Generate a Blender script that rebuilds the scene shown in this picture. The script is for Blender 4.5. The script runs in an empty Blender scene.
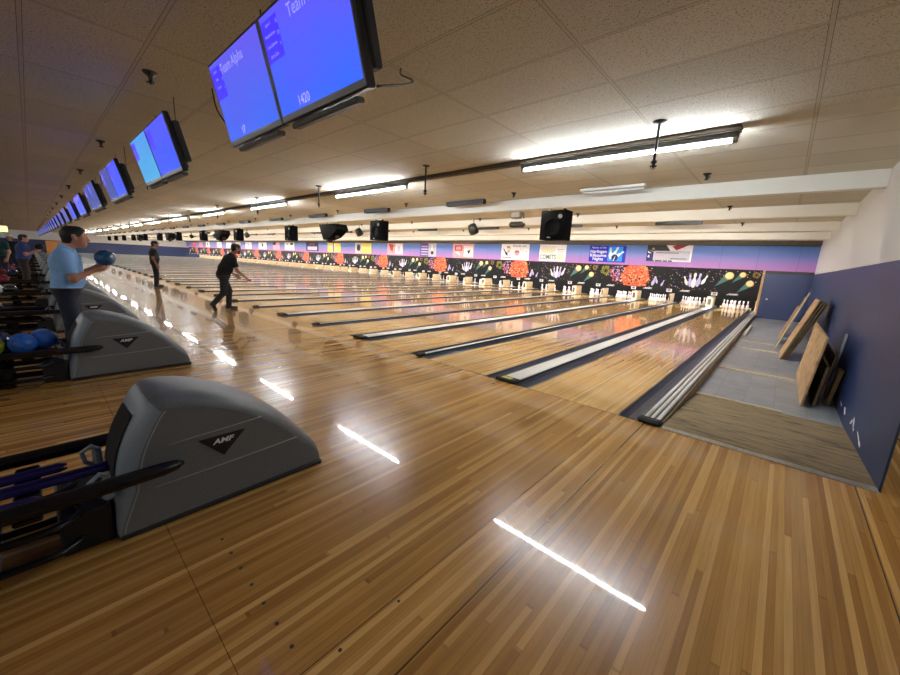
import bpy, math, random
import numpy as np
from mathutils import Vector, Matrix
random.seed(7)
S = bpy.context.scene
COL = S.collection
PI = math.pi

# ---------------------------------------------------------------- materials
def lin(c):
    return tuple((x/12.92 if x <= .04045 else ((x+.055)/1.055)**2.4) for x in c)
def rgb(r, g, b):
    return lin((r/255, g/255, b/255)) + (1.0,)
class NT:
    def __init__(s, m):
        s.t = m.node_tree; s.n = s.t.nodes; s.l = s.t.links
    def add(s, typ, **kw):
        n = s.n.new(typ)
        for k, v in kw.items():
            if k.startswith('i_'):
                n.inputs[int(k[2:]) if k[2:].isdigit() else k[2:]].default_value = v
            else: setattr(n, k, v)
        return n
    def link(s, a, b): s.l.new(a, b)
    def math(s, op, a, b=None, c=None):
        n = s.n.new('ShaderNodeMath'); n.operation = op
        for i, v in enumerate((a, b, c)):
            if v is None: continue
            if isinstance(v, (int, float)): n.inputs[i].default_value = v
            else: s.l.new(v, n.inputs[i])
        return n.outputs[0]
    def mix(s, f, a, b, typ='MIX'):
        n = s.n.new('ShaderNodeMix'); n.data_type = 'RGBA'; n.blend_type = typ
        for i, v in ((0, f), (6, a), (7, b)):
            if isinstance(v, (int, float, tuple)): n.inputs[i].default_value = v
            else: s.l.new(v, n.inputs[i])
        return n.outputs[2]
    def ramp(s, f, stops, interp='LINEAR'):
        n = s.n.new('ShaderNodeValToRGB'); cr = n.color_ramp; cr.interpolation = interp
        while len(cr.elements) < len(stops): cr.elements.new(.5)
        for e, (p, c) in zip(cr.elements, stops): e.position = p; e.color = c
        s.l.new(f, n.inputs[0]); return n.outputs[0]
def mat(name, col, rough=.5, metal=0., emit=0., emcol=None, vary=0., scale=20., coat=0., spec=.5):
    m = bpy.data.materials.new(name); m.use_nodes = True
    t = NT(m); b = t.n['Principled BSDF']
    b.inputs['Base Color'].default_value = col
    b.inputs['Roughness'].default_value = rough
    b.inputs['Metallic'].default_value = metal
    b.inputs['Coat Weight'].default_value = coat
    b.inputs['Specular IOR Level'].default_value = spec
    if emit:
        b.inputs['Emission Color'].default_value = emcol or col
        b.inputs['Emission Strength'].default_value = emit
    if vary:
        tc = t.add('ShaderNodeTexCoord')
        nz = t.add('ShaderNodeTexNoise', i_Scale=scale, i_Detail=4.)
        t.link(tc.outputs['Object'], nz.inputs['Vector'])
        d = tuple(c*(1-vary) for c in col[:3])+(1,)
        u = tuple(min(1, c*(1+vary)) for c in col[:3])+(1,)
        t.link(t.ramp(nz.outputs[0], [(.3, d), (.7, u)]), b.inputs['Base Color'])
    return m

def wood_floor(name, w, L, cols, rough, seams=(), grain=.12, line=.10, coat=.035):
    """boards run along y; w board width, L board length; seams: list of (axis, position, halfwidth, xmax)"""
    m = bpy.data.materials.new(name); m.use_nodes = True
    t = NT(m); b = t.n['Principled BSDF']
    g = t.add('ShaderNodeNewGeometry'); sp = t.add('ShaderNodeSeparateXYZ')
    t.link(g.outputs['Position'], sp.inputs[0])
    X, Y = sp.outputs[0], sp.outputs[1]
    xs = t.math('DIVIDE', X, w); ix = t.math('FLOOR', xs); fx = t.math('SUBTRACT', xs, ix)
    wn = t.add('ShaderNodeTexWhiteNoise', noise_dimensions='1D'); t.link(ix, wn.inputs['W'])
    ys = t.math('ADD', t.math('DIVIDE', Y, L), t.math('MULTIPLY', wn.outputs[0], 7.))
    iy = t.math('FLOOR', ys); fy = t.math('SUBTRACT', ys, iy)
    cb = t.add('ShaderNodeCombineXYZ'); t.link(ix, cb.inputs[0]); t.link(iy, cb.inputs[1])
    wn2 = t.add('ShaderNodeTexWhiteNoise', noise_dimensions='2D'); t.link(cb.outputs[0], wn2.inputs['Vector'])
    base = t.ramp(wn2.outputs[0], cols)
    mp = t.add('ShaderNodeMapping'); mp.inputs['Scale'].default_value = (90, 2.5, 1)
    t.link(g.outputs['Position'], mp.inputs[0])
    nz = t.add('ShaderNodeTexNoise', i_Scale=1., i_Detail=5.); t.link(mp.outputs[0], nz.inputs['Vector'])
    gr = t.ramp(nz.outputs[0], [(.3, (1-grain*2, 1-grain*2.2, 1-grain*2.5, 1)), (.65, (1+grain*.6,)*3+(1,))])
    c = t.mix(1., base, gr, 'MULTIPLY')
    edge = t.math('LESS_THAN', t.math('MINIMUM', fx, t.math('SUBTRACT', 1., fx)), .03)
    edge2 = t.math('LESS_THAN', fy, .004)
    e = t.math('MULTIPLY', t.math('MAXIMUM', edge, edge2), line*4)
    c = t.mix(e, c, tuple(x*.35 for x in cols[0][1][:3])+(1,))
    for ax, pos, hw, xmax in seams:
        v = X if ax == 'x' else Y
        s = t.math('LESS_THAN', t.math('ABSOLUTE', t.math('SUBTRACT', v, pos)), hw)
        if xmax is not None: s = t.math('MULTIPLY', s, t.math('LESS_THAN', X if ax == 'y' else Y, xmax))
        c = t.mix(t.math('MULTIPLY', s, .85), c, rgb(30, 22, 14))
    t.link(c, b.inputs['Base Color'])
    # slightly uneven polyurethane gloss
    nz2 = t.add('ShaderNodeTexNoise', i_Scale=1.3, i_Detail=3.); t.link(g.outputs['Position'], nz2.inputs['Vector'])
    rr = t.add('ShaderNodeMapRange'); t.link(nz2.outputs[0], rr.inputs[0])
    rr.inputs[3].default_value = rough*.8; rr.inputs[4].default_value = rough*1.25
    t.link(rr.outputs[0], b.inputs['Roughness'])
    b.inputs['Specular IOR Level'].default_value = .35
    b.inputs['Coat Weight'].default_value = .8; b.inputs['Coat Roughness'].default_value = coat; b.inputs['Coat IOR'].default_value = 1.45
    bp = t.add('ShaderNodeBump'); bp.inputs['Strength'].default_value = .02; bp.inputs['Distance'].default_value = .002
    t.link(wn2.outputs[0], bp.inputs['Height']); t.link(bp.outputs[0], b.inputs['Normal'])
    return m

M = {}
M['approach'] = wood_floor('approach_boards', .0305, 3.6,
    [(0, rgb(150, 105, 50)), (.35, rgb(170, 123, 62)), (.7, rgb(184, 136, 72)), (1, rgb(212, 166, 100))], .24, grain=.08,
    seams=[('x', .02, .0022, None), ('x', .262, .0045, None), ('x', 1.70, .003, None), ('y', -3.575, .0013, .0), ('y', -.004, .004, .22)])
M['lane'] = wood_floor('lane_boards', .0267, 1.6,
    [(0, rgb(176, 132, 72)), (.4, rgb(196, 152, 88)), (.75, rgb(208, 167, 102)), (1, rgb(220, 184, 124))], .2, grain=.06, line=.06, coat=.06)

def ceiling_mat():
    m = bpy.data.materials.new('acoustic_ceiling_tiles'); m.use_nodes = True
    t = NT(m); b = t.n['Principled BSDF']
    g = t.add('ShaderNodeNewGeometry'); sp = t.add('ShaderNodeSeparateXYZ'); t.link(g.outputs['Position'], sp.inputs[0])
    X, Y = sp.outputs[0], sp.outputs[1]
    xs = t.math('DIVIDE', t.math('ADD', X, 2.6467), 1.219); ix = t.math('FLOOR', xs); fx = t.math('SUBTRACT', xs, ix)
    ys = t.math('DIVIDE', t.math('ADD', Y, .7191), .6096); iy = t.math('FLOOR', ys); fy = t.math('SUBTRACT', ys, iy)
    cb = t.add('ShaderNodeCombineXYZ'); t.link(ix, cb.inputs[0]); t.link(iy, cb.inputs[1])
    wn = t.add('ShaderNodeTexWhiteNoise', noise_dimensions='2D'); t.link(cb.outputs[0], wn.inputs['Vector'])
    base = t.ramp(wn.outputs[0], [(0, rgb(190, 186, 170)), (1, rgb(202, 198, 182))])
    nz = t.add('ShaderNodeTexNoise', i_Scale=85., i_Detail=3., i_Roughness=.7); t.link(g.outputs['Position'], nz.inputs['Vector'])
    sp1 = t.ramp(nz.outputs[0], [(.36, (.42, .38, .32, 1)), (.46, (1, 1, 1, 1))])
    near = t.math('LESS_THAN', Y, .75)
    c = t.mix(near, base, t.mix(1., base, sp1, 'MULTIPLY'))
    dx = t.math('MULTIPLY', t.math('MINIMUM', fx, t.math('SUBTRACT', 1., fx)), 1.219)
    dy = t.math('MULTIPLY', t.math('MINIMUM', fy, t.math('SUBTRACT', 1., fy)), .6096)
    d = t.math('MINIMUM', dx, dy)
    far = t.math('GREATER_THAN', Y, 3.5)
    t1 = t.math('LESS_THAN', d, .011)
    t2 = t.math('MULTIPLY', t.math('LESS_THAN', d, .0145), t.math('GREATER_THAN', d, .011))
    c = t.mix(t.math('MULTIPLY', t1, .6), c, rgb(182, 174, 156))
    c = t.mix(t.math('MULTIPLY', t2, .75), c, rgb(60, 48, 36))
    t.link(c, b.inputs['Base Color']); b.inputs['Roughness'].default_value = .9
    bp = t.add('ShaderNodeBump'); bp.inputs['Strength'].default_value = .35; bp.inputs['Distance'].default_value = .004
    t.link(nz.outputs[0], bp.inputs['Height']); t.link(bp.outputs[0], b.inputs['Normal'])
    return m
M['ceiling'] = ceiling_mat()

def two_tone_wall():
    m = bpy.data.materials.new('two_tone_painted_wall'); m.use_nodes = True
    t = NT(m); b = t.n['Principled BSDF']
    g = t.add('ShaderNodeNewGeometry'); sp = t.add('ShaderNodeSeparateXYZ'); t.link(g.outputs['Position'], sp.inputs[0])
    f = t.math('GREATER_THAN', sp.outputs[2], 1.70)
    nz = t.add('ShaderNodeTexNoise', i_Scale=6., i_Detail=5.); t.link(g.outputs['Position'], nz.inputs['Vector'])
    blue = t.ramp(nz.outputs[0], [(.3, rgb(30, 47, 88)), (.7, rgb(35, 54, 97))])
    t.link(t.mix(f, blue, rgb(206, 206, 204)), b.inputs['Base Color'])
    b.inputs['Roughness'].default_value = .42
    return m
M['wall'] = two_tone_wall()
def mural_mat():
    # blue-to-violet painted mural panel
    m = bpy.data.materials.new('blue_violet_mural'); m.use_nodes = True
    t = NT(m); b = t.n['Principled BSDF']
    g = t.add('ShaderNodeNewGeometry'); sp = t.add('ShaderNodeSeparateXYZ'); t.link(g.outputs['Position'], sp.inputs[0])
    mr = t.add('ShaderNodeMapRange'); t.link(sp.outputs[2], mr.inputs[0])
    mr.inputs[1].default_value = 1.75; mr.inputs[2].default_value = 2.75
    c = t.ramp(mr.outputs[0], [(0, rgb(170, 106, 172)), (.3, rgb(140, 108, 178)), (.6, rgb(92, 112, 184)), (1, rgb(66, 112, 182))])
    xs = t.math('FRACT', t.math('DIVIDE', t.math('ADD', sp.outputs[0], 200.), 1.22))
    c = t.mix(t.math('MULTIPLY', t.math('LESS_THAN', xs, .012), .5), c, rgb(50, 50, 110))
    t.link(c, b.inputs['Base Color']); b.inputs['Roughness'].default_value = .5
    return m
M['mural'] = mural_mat()
def grey_tile():
    m = bpy.data.materials.new('grey_floor_tiles'); m.use_nodes = True
    t = NT(m); b = t.n['Principled BSDF']
    g = t.add('ShaderNodeNewGeometry')
    nz = t.add('ShaderNodeTexNoise', i_Scale=3., i_Detail=8., i_Roughness=.75); t.link(g.outputs['Position'], nz.inputs['Vector'])
    br = t.add('ShaderNodeTexBrick', offset=0.)
    br.inputs['Scale'].default_value = 1.; br.inputs['Brick Width'].default_value = .305; br.inputs['Row Height'].default_value = .305
    br.inputs['Mortar Size'].default_value = .003
    br.inputs['Color1'].default_value = rgb(142, 146, 152); br.inputs['Color2'].default_value = rgb(154, 158, 163); br.inputs['Mortar'].default_value = rgb(118, 120, 126)
    t.link(g.outputs['Position'], br.inputs['Vector'])
    c = t.mix(1., br.outputs[0], t.ramp(nz.outputs[0], [(.3, (.72, .72, .72, 1)), (.7, (1.1, 1.1, 1.1, 1))]), 'MULTIPLY')
    t.link(c, b.inputs['Base Color']); b.inputs['Roughness'].default_value = .35
    return m
M['grey_tile'] = grey_tile()
def plywood(name, c0, c1, c2, sx, sy, sz, rough=.7):
    m = bpy.data.materials.new(name); m.use_nodes = True
    t = NT(m); b = t.n['Principled BSDF']
    g = t.add('ShaderNodeTexCoord'); mp = t.add('ShaderNodeMapping'); mp.inputs['Scale'].default_value = (sx, sy, sz)
    t.link(g.outputs['Object'], mp.inputs[0])
    nz = t.add('ShaderNodeTexNoise', i_Scale=1., i_Detail=7., i_Roughness=.7, i_Distortion=.6); t.link(mp.outputs[0], nz.inputs['Vector'])
    t.link(t.ramp(nz.outputs[0], [(.33, c0), (.46, c1), (.7, c2)]), b.inputs['Base Color'])
    b.inputs['Roughness'].default_value = rough
    return m
M['ramp'] = plywood('worn_ramp_plywood', rgb(50, 41, 30), rgb(124, 106, 78), rgb(150, 132, 102), 3, 16, 5, .8)
M['plywood'] = plywood('plywood_sheet', rgb(128, 98, 66), rgb(170, 138, 100), rgb(190, 160, 120), 4, 2.5, 9)
M['plywood_old'] = plywood('old_brown_board', rgb(84, 64, 44), rgb(116, 92, 66), rgb(138, 112, 82), 5, 3, 9)
M['lane_side'] = plywood('lane_side_timber', rgb(96, 78, 56), rgb(140, 118, 88), rgb(162, 140, 108), 4, 1.2, 18)
M['kickback'] = plywood('kickback_maple', rgb(158, 132, 98), rgb(190, 164, 126), rgb(206, 184, 150), 3, 3, 8, .5)
M['pine'] = mat('pale_pine_strip', rgb(200, 186, 152), .6, vary=.12)
M['carpet'] = mat('dark_carpet', rgb(40, 40, 52), .95, vary=.4, scale=60)
M['plain_wall'] = mat('dim_painted_wall', rgb(120, 112, 104), .8, vary=.05)
M['black'] = mat('matte_black', rgb(16, 16, 18), .5, vary=.1)
M['pit'] = mat('pit_curtain_black', rgb(12, 12, 13), .95, vary=.2)
M['gloss_black'] = mat('black_powdercoat', rgb(14, 14, 17), .25, vary=.1)
M['rubber'] = mat('black_rubber', rgb(20, 20, 22), .6, vary=.1)
M['blue_rail'] = mat('blue_urethane_rail', rgb(26, 26, 84), .25, vary=.1)
M['gutter'] = mat('slate_gutter_plastic', rgb(52, 60, 78), .28, vary=.1, scale=8)
M['cap_white'] = mat('ball_track_cover_white', rgb(206, 206, 202), .35, vary=.05, scale=10)
M['cap_dark'] = mat('dark_track_edge', rgb(34, 36, 44), .35, vary=.1)
M['yellow'] = mat('yellow_sticker', rgb(206, 196, 70), .5, vary=.1)
M['beam'] = mat('cream_painted_beam', rgb(222, 220, 212), .6, vary=.03, scale=2)
M['track'] = mat('brown_ceiling_channel', rgb(70, 58, 44), .7, vary=.2, scale=6)
M['metal_white'] = mat('white_enamel', rgb(214, 214, 212), .4, vary=.03)
M['metal_grey'] = mat('grey_sheet_metal', rgb(130, 126, 120), .4, .6, vary=.1)
M['fixture_grey'] = mat('dull_grey_reflector', rgb(70, 68, 64), .6, vary=.05)
M['threshold'] = mat('worn_aluminium_strip', rgb(176, 170, 160), .4, .5, vary=.2, scale=30)
M['tube'] = mat('lit_fluorescent_tube', (1, 1, 1, 1), .3, emit=155., emcol=(.88, .95, 1., 1))
M['tube_lane'] = mat('lane_fill_tube', (1, 1, 1, 1), .3, emit=150., emcol=(1., .95, .87, 1))  # for the unseen strips added behind the beams
M['tube_pit'] = mat('lit_pit_tube', (1, 1, 1, 1), .3, emit=240., emcol=(1., .97, .95, 1))
M['tube_rear'] = mat('rear_fill_tube', (1, 1, 1, 1), .3, emit=110., emcol=(1., .95, .88, 1))  # fill light for the rear strips added out of view
M['tube_off'] = mat('unlit_fluorescent_tube', rgb(230, 232, 232), .3, vary=.02)
def hood_mat():
    m = mat('textured_grey_shell', rgb(100, 104, 106), .42)
    t = NT(m); b = t.n['Principled BSDF']
    tc = t.add('ShaderNodeTexCoord'); nz = t.add('ShaderNodeTexNoise', i_Scale=160., i_Detail=2.)
    t.link(tc.outputs['Object'], nz.inputs['Vector'])
    bp = t.add('ShaderNodeBump'); bp.inputs['Strength'].default_value = .15; bp.inputs['Distance'].default_value = .002
    t.link(nz.outputs[0], bp.inputs['Height']); t.link(bp.outputs[0], b.inputs['Normal'])
    t.link(t.ramp(nz.outputs[0], [(.35, rgb(94, 98, 101)), (.65, rgb(108, 112, 115))]), b.inputs['Base Color'])
    return m
M['hood'] = hood_mat()
M['hood_frame'] = mat('lit_blue_grey_frame', rgb(124, 138, 152), .4, vary=.05, scale=60)  # light on the back frame mixed into a paler, bluer grey
M['hood_line'] = mat('pale_grey_ridge', rgb(150, 152, 150), .45, vary=.05)
M['white_ink'] = mat('white_lettering', rgb(226, 226, 228), .5, vary=.02)
M['red_ink'] = mat('red_lettering', rgb(176, 40, 44), .5, vary=.05)
M['pin'] = mat('white_pin_enamel', rgb(246, 244, 242), .22, vary=.01)
M['pin_red'] = mat('red_pin_stripe', rgb(216, 96, 108), .3, vary=.05)
M['screen_bezel'] = mat('tv_black_plastic', rgb(10, 10, 12), .3, vary=.1)
M['mask_black'] = mat('mask_night_black', rgb(14, 15, 21), .6, spec=.2, vary=.25, scale=3)
def flat(n, r, g, b, rough=.55): return mat(n, rgb(r, g, b), rough, spec=.25, vary=.06, scale=12)
M['orange'] = flat('coral_orange_ink', 224, 88, 58); M['salmon'] = flat('salmon_ink', 246, 142, 104); M['maroon'] = flat('maroon_ink', 96, 30, 34); M['pinkred'] = flat('rose_ink', 188, 84, 104)
M['gold'] = flat('gold_ink', 214, 168, 82); M['cream'] = flat('cream_ink', 240, 222, 168)
M['teal'] = flat('teal_ink', 66, 112, 104); M['lav'] = flat('lavender_ink', 182, 176, 222)
M['lime'] = flat('lime_ink', 176, 170, 60); M['violet'] = flat('violet_ink', 104, 66, 124)
M['sign_white'] = flat('sign_white', 224, 222, 226); M['sign_blue'] = flat('sign_royal_blue', 22, 34, 170)
M['sign_cyan'] = flat('sign_sky_blue', 40, 140, 226); M['sign_navy'] = flat('sign_navy', 24, 24, 84)
M['sign_green'] = flat('sign_green', 44, 92, 62); M['sign_black'] = flat('sign_black', 34, 32, 36)
M['sign_maroon'] = flat('sign_maroon', 130, 20, 26); M['sign_yellow'] = flat('sign_yellow', 232, 206, 96)
M['sign_tan'] = flat('sign_tan', 214, 200, 166); M['sign_pink'] = flat('sign_pink', 224, 150, 160)
M['sign_purple'] = flat('sign_purple', 96, 60, 150); M['sign_rose'] = flat('sign_rose', 206, 150, 156)
M['sign_grey'] = flat('sign_grey', 176, 176, 188)
M['speaker'] = mat('speaker_black_vinyl', rgb(8, 8, 9), .95, vary=.1, spec=.05)
M['door'] = mat('navy_painted_door', rgb(28, 42, 84), .4, vary=.06, scale=4)
M['counter'] = mat('amber_timber_panel', rgb(206, 140, 66), .45, vary=.12, scale=3)
M['skin_light'] = mat('tan_skin', rgb(176, 122, 96), .5, vary=.05, scale=30)
M['skin_mid'] = mat('brown_skin', rgb(136, 90, 70), .5, vary=.05, scale=30)
M['hair'] = mat('black_hair', rgb(18, 15, 15), .6, vary=.3, scale=90)
M['shirt_sky'] = mat('sky_blue_cotton', rgb(132, 178, 228), .85, vary=.06, scale=18)
M['shirt_black'] = mat('black_cotton', rgb(17, 17, 19), .85, vary=.2, scale=18)
M['shirt_blue'] = mat('royal_blue_cotton', rgb(46, 62, 120), .85, vary=.1, scale=18)
M['shirt_green'] = mat('dark_green_cotton', rgb(24, 66, 62), .85, vary=.1, scale=18)
M['jeans_navy'] = mat('navy_trousers', rgb(28, 34, 54), .85, vary=.15, scale=25)
M['jeans_black'] = mat('charcoal_jeans', rgb(38, 38, 46), .85, vary=.15, scale=25)
M['brown_cloth'] = mat('dark_brown_trousers', rgb(44, 38, 32), .85, vary=.15, scale=25)
M['shoe'] = mat('black_shoe_leather', rgb(16, 15, 16), .5, vary=.1)
M['eye'] = mat('dark_eye', rgb(20, 16, 14), .2)
M['white_cloth'] = mat('white_cap_cloth', rgb(208, 208, 204), .8, vary=.05)
def ball_mat(n, a, b_, c=None):
    m = mat(n, a, .06, coat=.5); t = NT(m); b = t.n['Principled BSDF']
    tc = t.add('ShaderNodeTexCoord'); nz = t.add('ShaderNodeTexNoise', i_Scale=9., i_Detail=5., i_Distortion=1.5)
    t.link(tc.outputs['Object'], nz.inputs['Vector'])
    t.link(t.ramp(nz.outputs[0], [(.3, a), (.65, b_)]), b.inputs['Base Color']); return m
M['ball_blue'] = ball_mat('swirled_blue_ball', rgb(16, 60, 140), rgb(40, 112, 206))
M['ball_teal'] = ball_mat('swirled_teal_blue_ball', rgb(12, 50, 84), rgb(30, 96, 140))
M['ball_navy'] = ball_mat('swirled_navy_ball', rgb(14, 18, 50), rgb(30, 44, 96))
M['ball_green'] = ball_mat('swirled_green_ball', rgb(80, 96, 24), rgb(140, 150, 40))
M['ball_red'] = ball_mat('swirled_red_ball', rgb(70, 12, 26), rgb(150, 44, 66))
M['ball_black'] = ball_mat('swirled_black_ball', rgb(12, 12, 14), rgb(40, 36, 44))
M['ball_white'] = ball_mat('swirled_pale_ball', rgb(160, 166, 176), rgb(206, 210, 214))
M['glow_sign'] = mat('lit_yellow_sign', rgb(250, 226, 150), .4, emit=1.2, emcol=rgb(250, 216, 140))

def screen_mat(name, top, bot, strength):
    # what the scoreboard shows: a plain two-colour background picture
    m = bpy.data.materials.new(name); m.use_nodes = True
    t = NT(m); b = t.n['Principled BSDF']
    tc = t.add('ShaderNodeTexCoord'); sp = t.add('ShaderNodeSeparateXYZ'); t.link(tc.outputs['Object'], sp.inputs[0])
    nz = t.add('ShaderNodeTexNoise', i_Scale=2.5, i_Detail=1.); t.link(tc.outputs['Object'], nz.inputs['Vector'])
    f = t.math('ADD', t.math('MULTIPLY', sp.outputs[2], 2.1), t.math('MULTIPLY', t.math('SUBTRACT', nz.outputs[0], .5), 1.0))
    f = t.math('ADD', f, .5)
    c = t.ramp(f, [(0, bot), (1, top)])
    b.inputs['Base Color'].default_value = (.01, .01, .012, 1); b.inputs['Roughness'].default_value = .04; b.inputs['Specular IOR Level'].default_value = .35
    t.link(c, b.inputs['Emission Color']); b.inputs['Emission Strength'].default_value = strength
    return m
M['scr_violet'] = screen_mat('scoreboard_violet_blue', (.052, .034, .36, 1), (.012, .06, .40, 1), 1.5)
M['scr_violet2'] = screen_mat('scoreboard_soft_violet', (.055, .042, .34, 1), (.02, .065, .36, 1), 1.45)
M['scr_cyan'] = screen_mat('scoreboard_cyan', rgb(70, 130, 200), rgb(70, 150, 190), .85)
M['scr_blue'] = screen_mat('scoreboard_blue', (.035, .04, .42, 1), (.02, .05, .44, 1), 1.5)
M['scr_slate'] = screen_mat('scoreboard_slate', rgb(74, 84, 160), rgb(70, 90, 170), .6)
M['scr_panel'] = mat('scoreboard_indigo_box', rgb(10, 10, 12), .2, emit=1.8, emcol=(.02, .012, .32, 1))
M['scr_text'] = mat('scoreboard_pale_text', rgb(10, 10, 12), .2, emit=.65, emcol=rgb(150, 150, 236))

# ---------------------------------------------------------------- mesh builder
class MB:
    def __init__(s): s.v = []; s.f = []; s.m = []; s.sm = []; s.cur = 0
    def add(s, V, F, smooth=False, m=None):
        o = len(s.v); s.v += [tuple(p) for p in V]
        for f in F:
            s.f.append([i+o for i in f]); s.m.append(s.cur if m is None else m); s.sm.append(smooth)
        return s
    def box(s, x0, x1, y0, y1, z0, z1, m=None, rot=None):
        V = [Vector((x, y, z)) for z in (z0, z1) for y in (y0, y1) for x in (x0, x1)]
        if rot: V = [rot @ p for p in V]
        return s.add(V, [(0, 2, 3, 1), (4, 5, 7, 6), (0, 1, 5, 4), (2, 6, 7, 3), (0, 4, 6, 2), (1, 3, 7, 5)], m=m)
    def bbox(s, x0, x1, y0, y1, z0, z1, b=.01, m=None, rot=None):
        """box with chamfered edges"""
        c = Vector(((x0+x1)/2, (y0+y1)/2, (z0+z1)/2)); h = Vector(((x1-x0)/2, (y1-y0)/2, (z1-z0)/2))
        b = min(b, h.x*.95, h.y*.95, h.z*.95)
        V = []; idx = {}
        for sx in (-1, 1):
            for sy in (-1, 1):
                for sz in (-1, 1):
                    for ax in range(3):
                        p = Vector((sx*(h.x-b*(ax != 0)), sy*(h.y-b*(ax != 1)), sz*(h.z-b*(ax != 2))))
                        idx[(sx, sy, sz, ax)] = len(V); p = p + c; V.append(rot @ p if rot else p)
        F = []
        for ax in range(3):
            o = [a for a in range(3) if a != ax]
            for sg in (-1, 1):
                def k(a, bb):
                    q = [0, 0, 0]; q[ax] = sg; q[o[0]] = a; q[o[1]] = bb; return tuple(q)
                q = [idx[k(*w)+(ax,)] for w in ((-1, -1), (1, -1), (1, 1), (-1, 1))]
                if (sg < 0) != (ax == 1): q = q[::-1]
                F.append(q)
        for a in range(3):   # edges along axis a
            o = [x for x in range(3) if x != a]
            for s0 in (-1, 1):
                for s1 in (-1, 1):
                    q = [0, 0, 0]; q[o[0]] = s0; q[o[1]] = s1
                    def kk(sa, ax):
                        w = list(q); w[a] = sa; return idx[tuple(w)+(ax,)]
                    F.append([kk(-1, o[0]), kk(1, o[0]), kk(1, o[1]), kk(-1, o[1])])
        for sx in (-1, 1):
            for sy in (-1, 1):
                for sz in (-1, 1): F.append([idx[(sx, sy, sz, 0)], idx[(sx, sy, sz, 1)], idx[(sx, sy, sz, 2)]])
        return s.add(V, F, m=m)
    def tube(s, pts, r, n=8, m=None, cap=True, closed=False):
        pts = [Vector(p) for p in pts]; R = r if isinstance(r, (list, tuple)) else [r]*len(pts)
        V = []; F = []; N = len(pts); up = None
        for i, p in enumerate(pts):
            a = pts[(i-1) % N] if (closed or i > 0) else p; b = pts[(i+1) % N] if (closed or i < N-1) else p
            d = (b-a).normalized()
            if up is None:
                up = Vector((0, 0, 1)) if abs(d.z) < .9 else Vector((1, 0, 0))
            x = d.cross(up).normalized(); up = x.cross(d).normalized()
            for k in range(n):
                t = 2*PI*k/n; V.append(p+(x*math.cos(t)+up*math.sin(t))*R[i])
        for i in range(N if closed else N-1):
            j = (i+1) % N
            for k in range(n): F.append((i*n+k, i*n+(k+1) % n, j*n+(k+1) % n, j*n+k))
        if cap and not closed: F += [tuple(range(n))[::-1], tuple(range((N-1)*n, N*n))]
        return s.add(V, F, smooth=True, m=m)
    def lathe(s, prof, c=(0, 0, 0), n=16, m=None, rot=None, mats=None):
        V = []; F = []; K = len(prof); c = Vector(c); ms = []
        for (r, z) in prof:
            for k in range(n):
                t = 2*PI*k/n; p = Vector((r*math.cos(t), r*math.sin(t), z))
                V.append((rot @ p if rot else p)+c)
        o = len(s.v)
        for i in range(K-1):
            for k in range(n):
                s_ = (i*n+k, i*n+(k+1) % n, (i+1)*n+(k+1) % n, (i+1)*n+k)
                F.append(s_); ms.append(mats[i] if mats else (s.cur if m is None else m))
        F += [tuple(range(n))[::-1], tuple(range((K-1)*n, K*n))]; ms += [ms[0], ms[-1]]
        s.v += [tuple(p) for p in V]
        for f, mm in zip(F, ms): s.f.append([i+o for i in f]); s.m.append(mm); s.sm.append(True)
        return s
    def sphere(s, c, r, n=24, m=None, sc=(1, 1, 1)):
        h = max(6, n//2); V = [(c[0], c[1], c[2]-r*sc[2])]; F = []
        for i in range(1, h):
            a = -PI/2+PI*i/h
            for k in range(n):
                t = 2*PI*k/n; V.append((c[0]+r*sc[0]*math.cos(a)*math.cos(t), c[1]+r*sc[1]*math.cos(a)*math.sin(t), c[2]+r*sc[2]*math.sin(a)))
        V.append((c[0], c[1], c[2]+r*sc[2])); T = len(V)-1
        for k in range(n):
            F.append((0, 1+(k+1) % n, 1+k)); F.append((T, 1+(h-2)*n+k, 1+(h-2)*n+(k+1) % n))
        for i in range(h-2):
            for k in range(n): F.append((1+i*n+k, 1+i*n+(k+1) % n, 1+(i+1)*n+(k+1) % n, 1+(i+1)*n+k))
        return s.add(V, F, smooth=True, m=m)
    def prism(s, poly, y0, y1, m=None, axis='y'):
        """poly in (x,z) extruded along y (or (y,z) along x)"""
        n = len(poly)
        if axis == 'y': V = [(a, y0, b) for a, b in poly]+[(a, y1, b) for a, b in poly]
        elif axis == 'x': V = [(y0, a, b) for a, b in poly]+[(y1, a, b) for a, b in poly]
        else: V = [(a, b, y0) for a, b in poly]+[(a, b, y1) for a, b in poly]
        F = [tuple(range(n)), tuple(range(n, 2*n))[::-1]]+[(i, i+n, (i+1) % n+n, (i+1) % n) for i in range(n)]
        return s.add(V, F, m=m)
    def build(s, name, mats, parent=None, loc=None, kind=None):
        me = bpy.data.meshes.new(name)
        me.from_pydata(s.v, [], s.f)
        if not isinstance(mats, (list, tuple)): mats = [mats]
        for q in mats: me.materials.append(q)
        me.polygons.foreach_set('material_index', s.m); me.polygons.foreach_set('use_smooth', s.sm)
        import bmesh
        bm = bmesh.new(); bm.from_mesh(me); bmesh.ops.recalc_face_normals(bm, faces=bm.faces); bm.to_mesh(me); bm.free()
        me.update()
        o = bpy.data.objects.new(name, me); COL.objects.link(o)
        if parent: o.parent = parent
        if loc: o.location = loc
        if kind: o['kind'] = kind
        return o
def empty(name, loc=(0, 0, 0), rz=0.):
    o = bpy.data.objects.new(name, None); COL.objects.link(o); o.location = loc; o.rotation_euler = (0, 0, rz)
    o.empty_display_size = .1; return o
def tag(o, label, cat, group=None):
    o['label'] = label; o['category'] = cat
    if group: o['group'] = group
    return o
KIDS = {}
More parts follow.
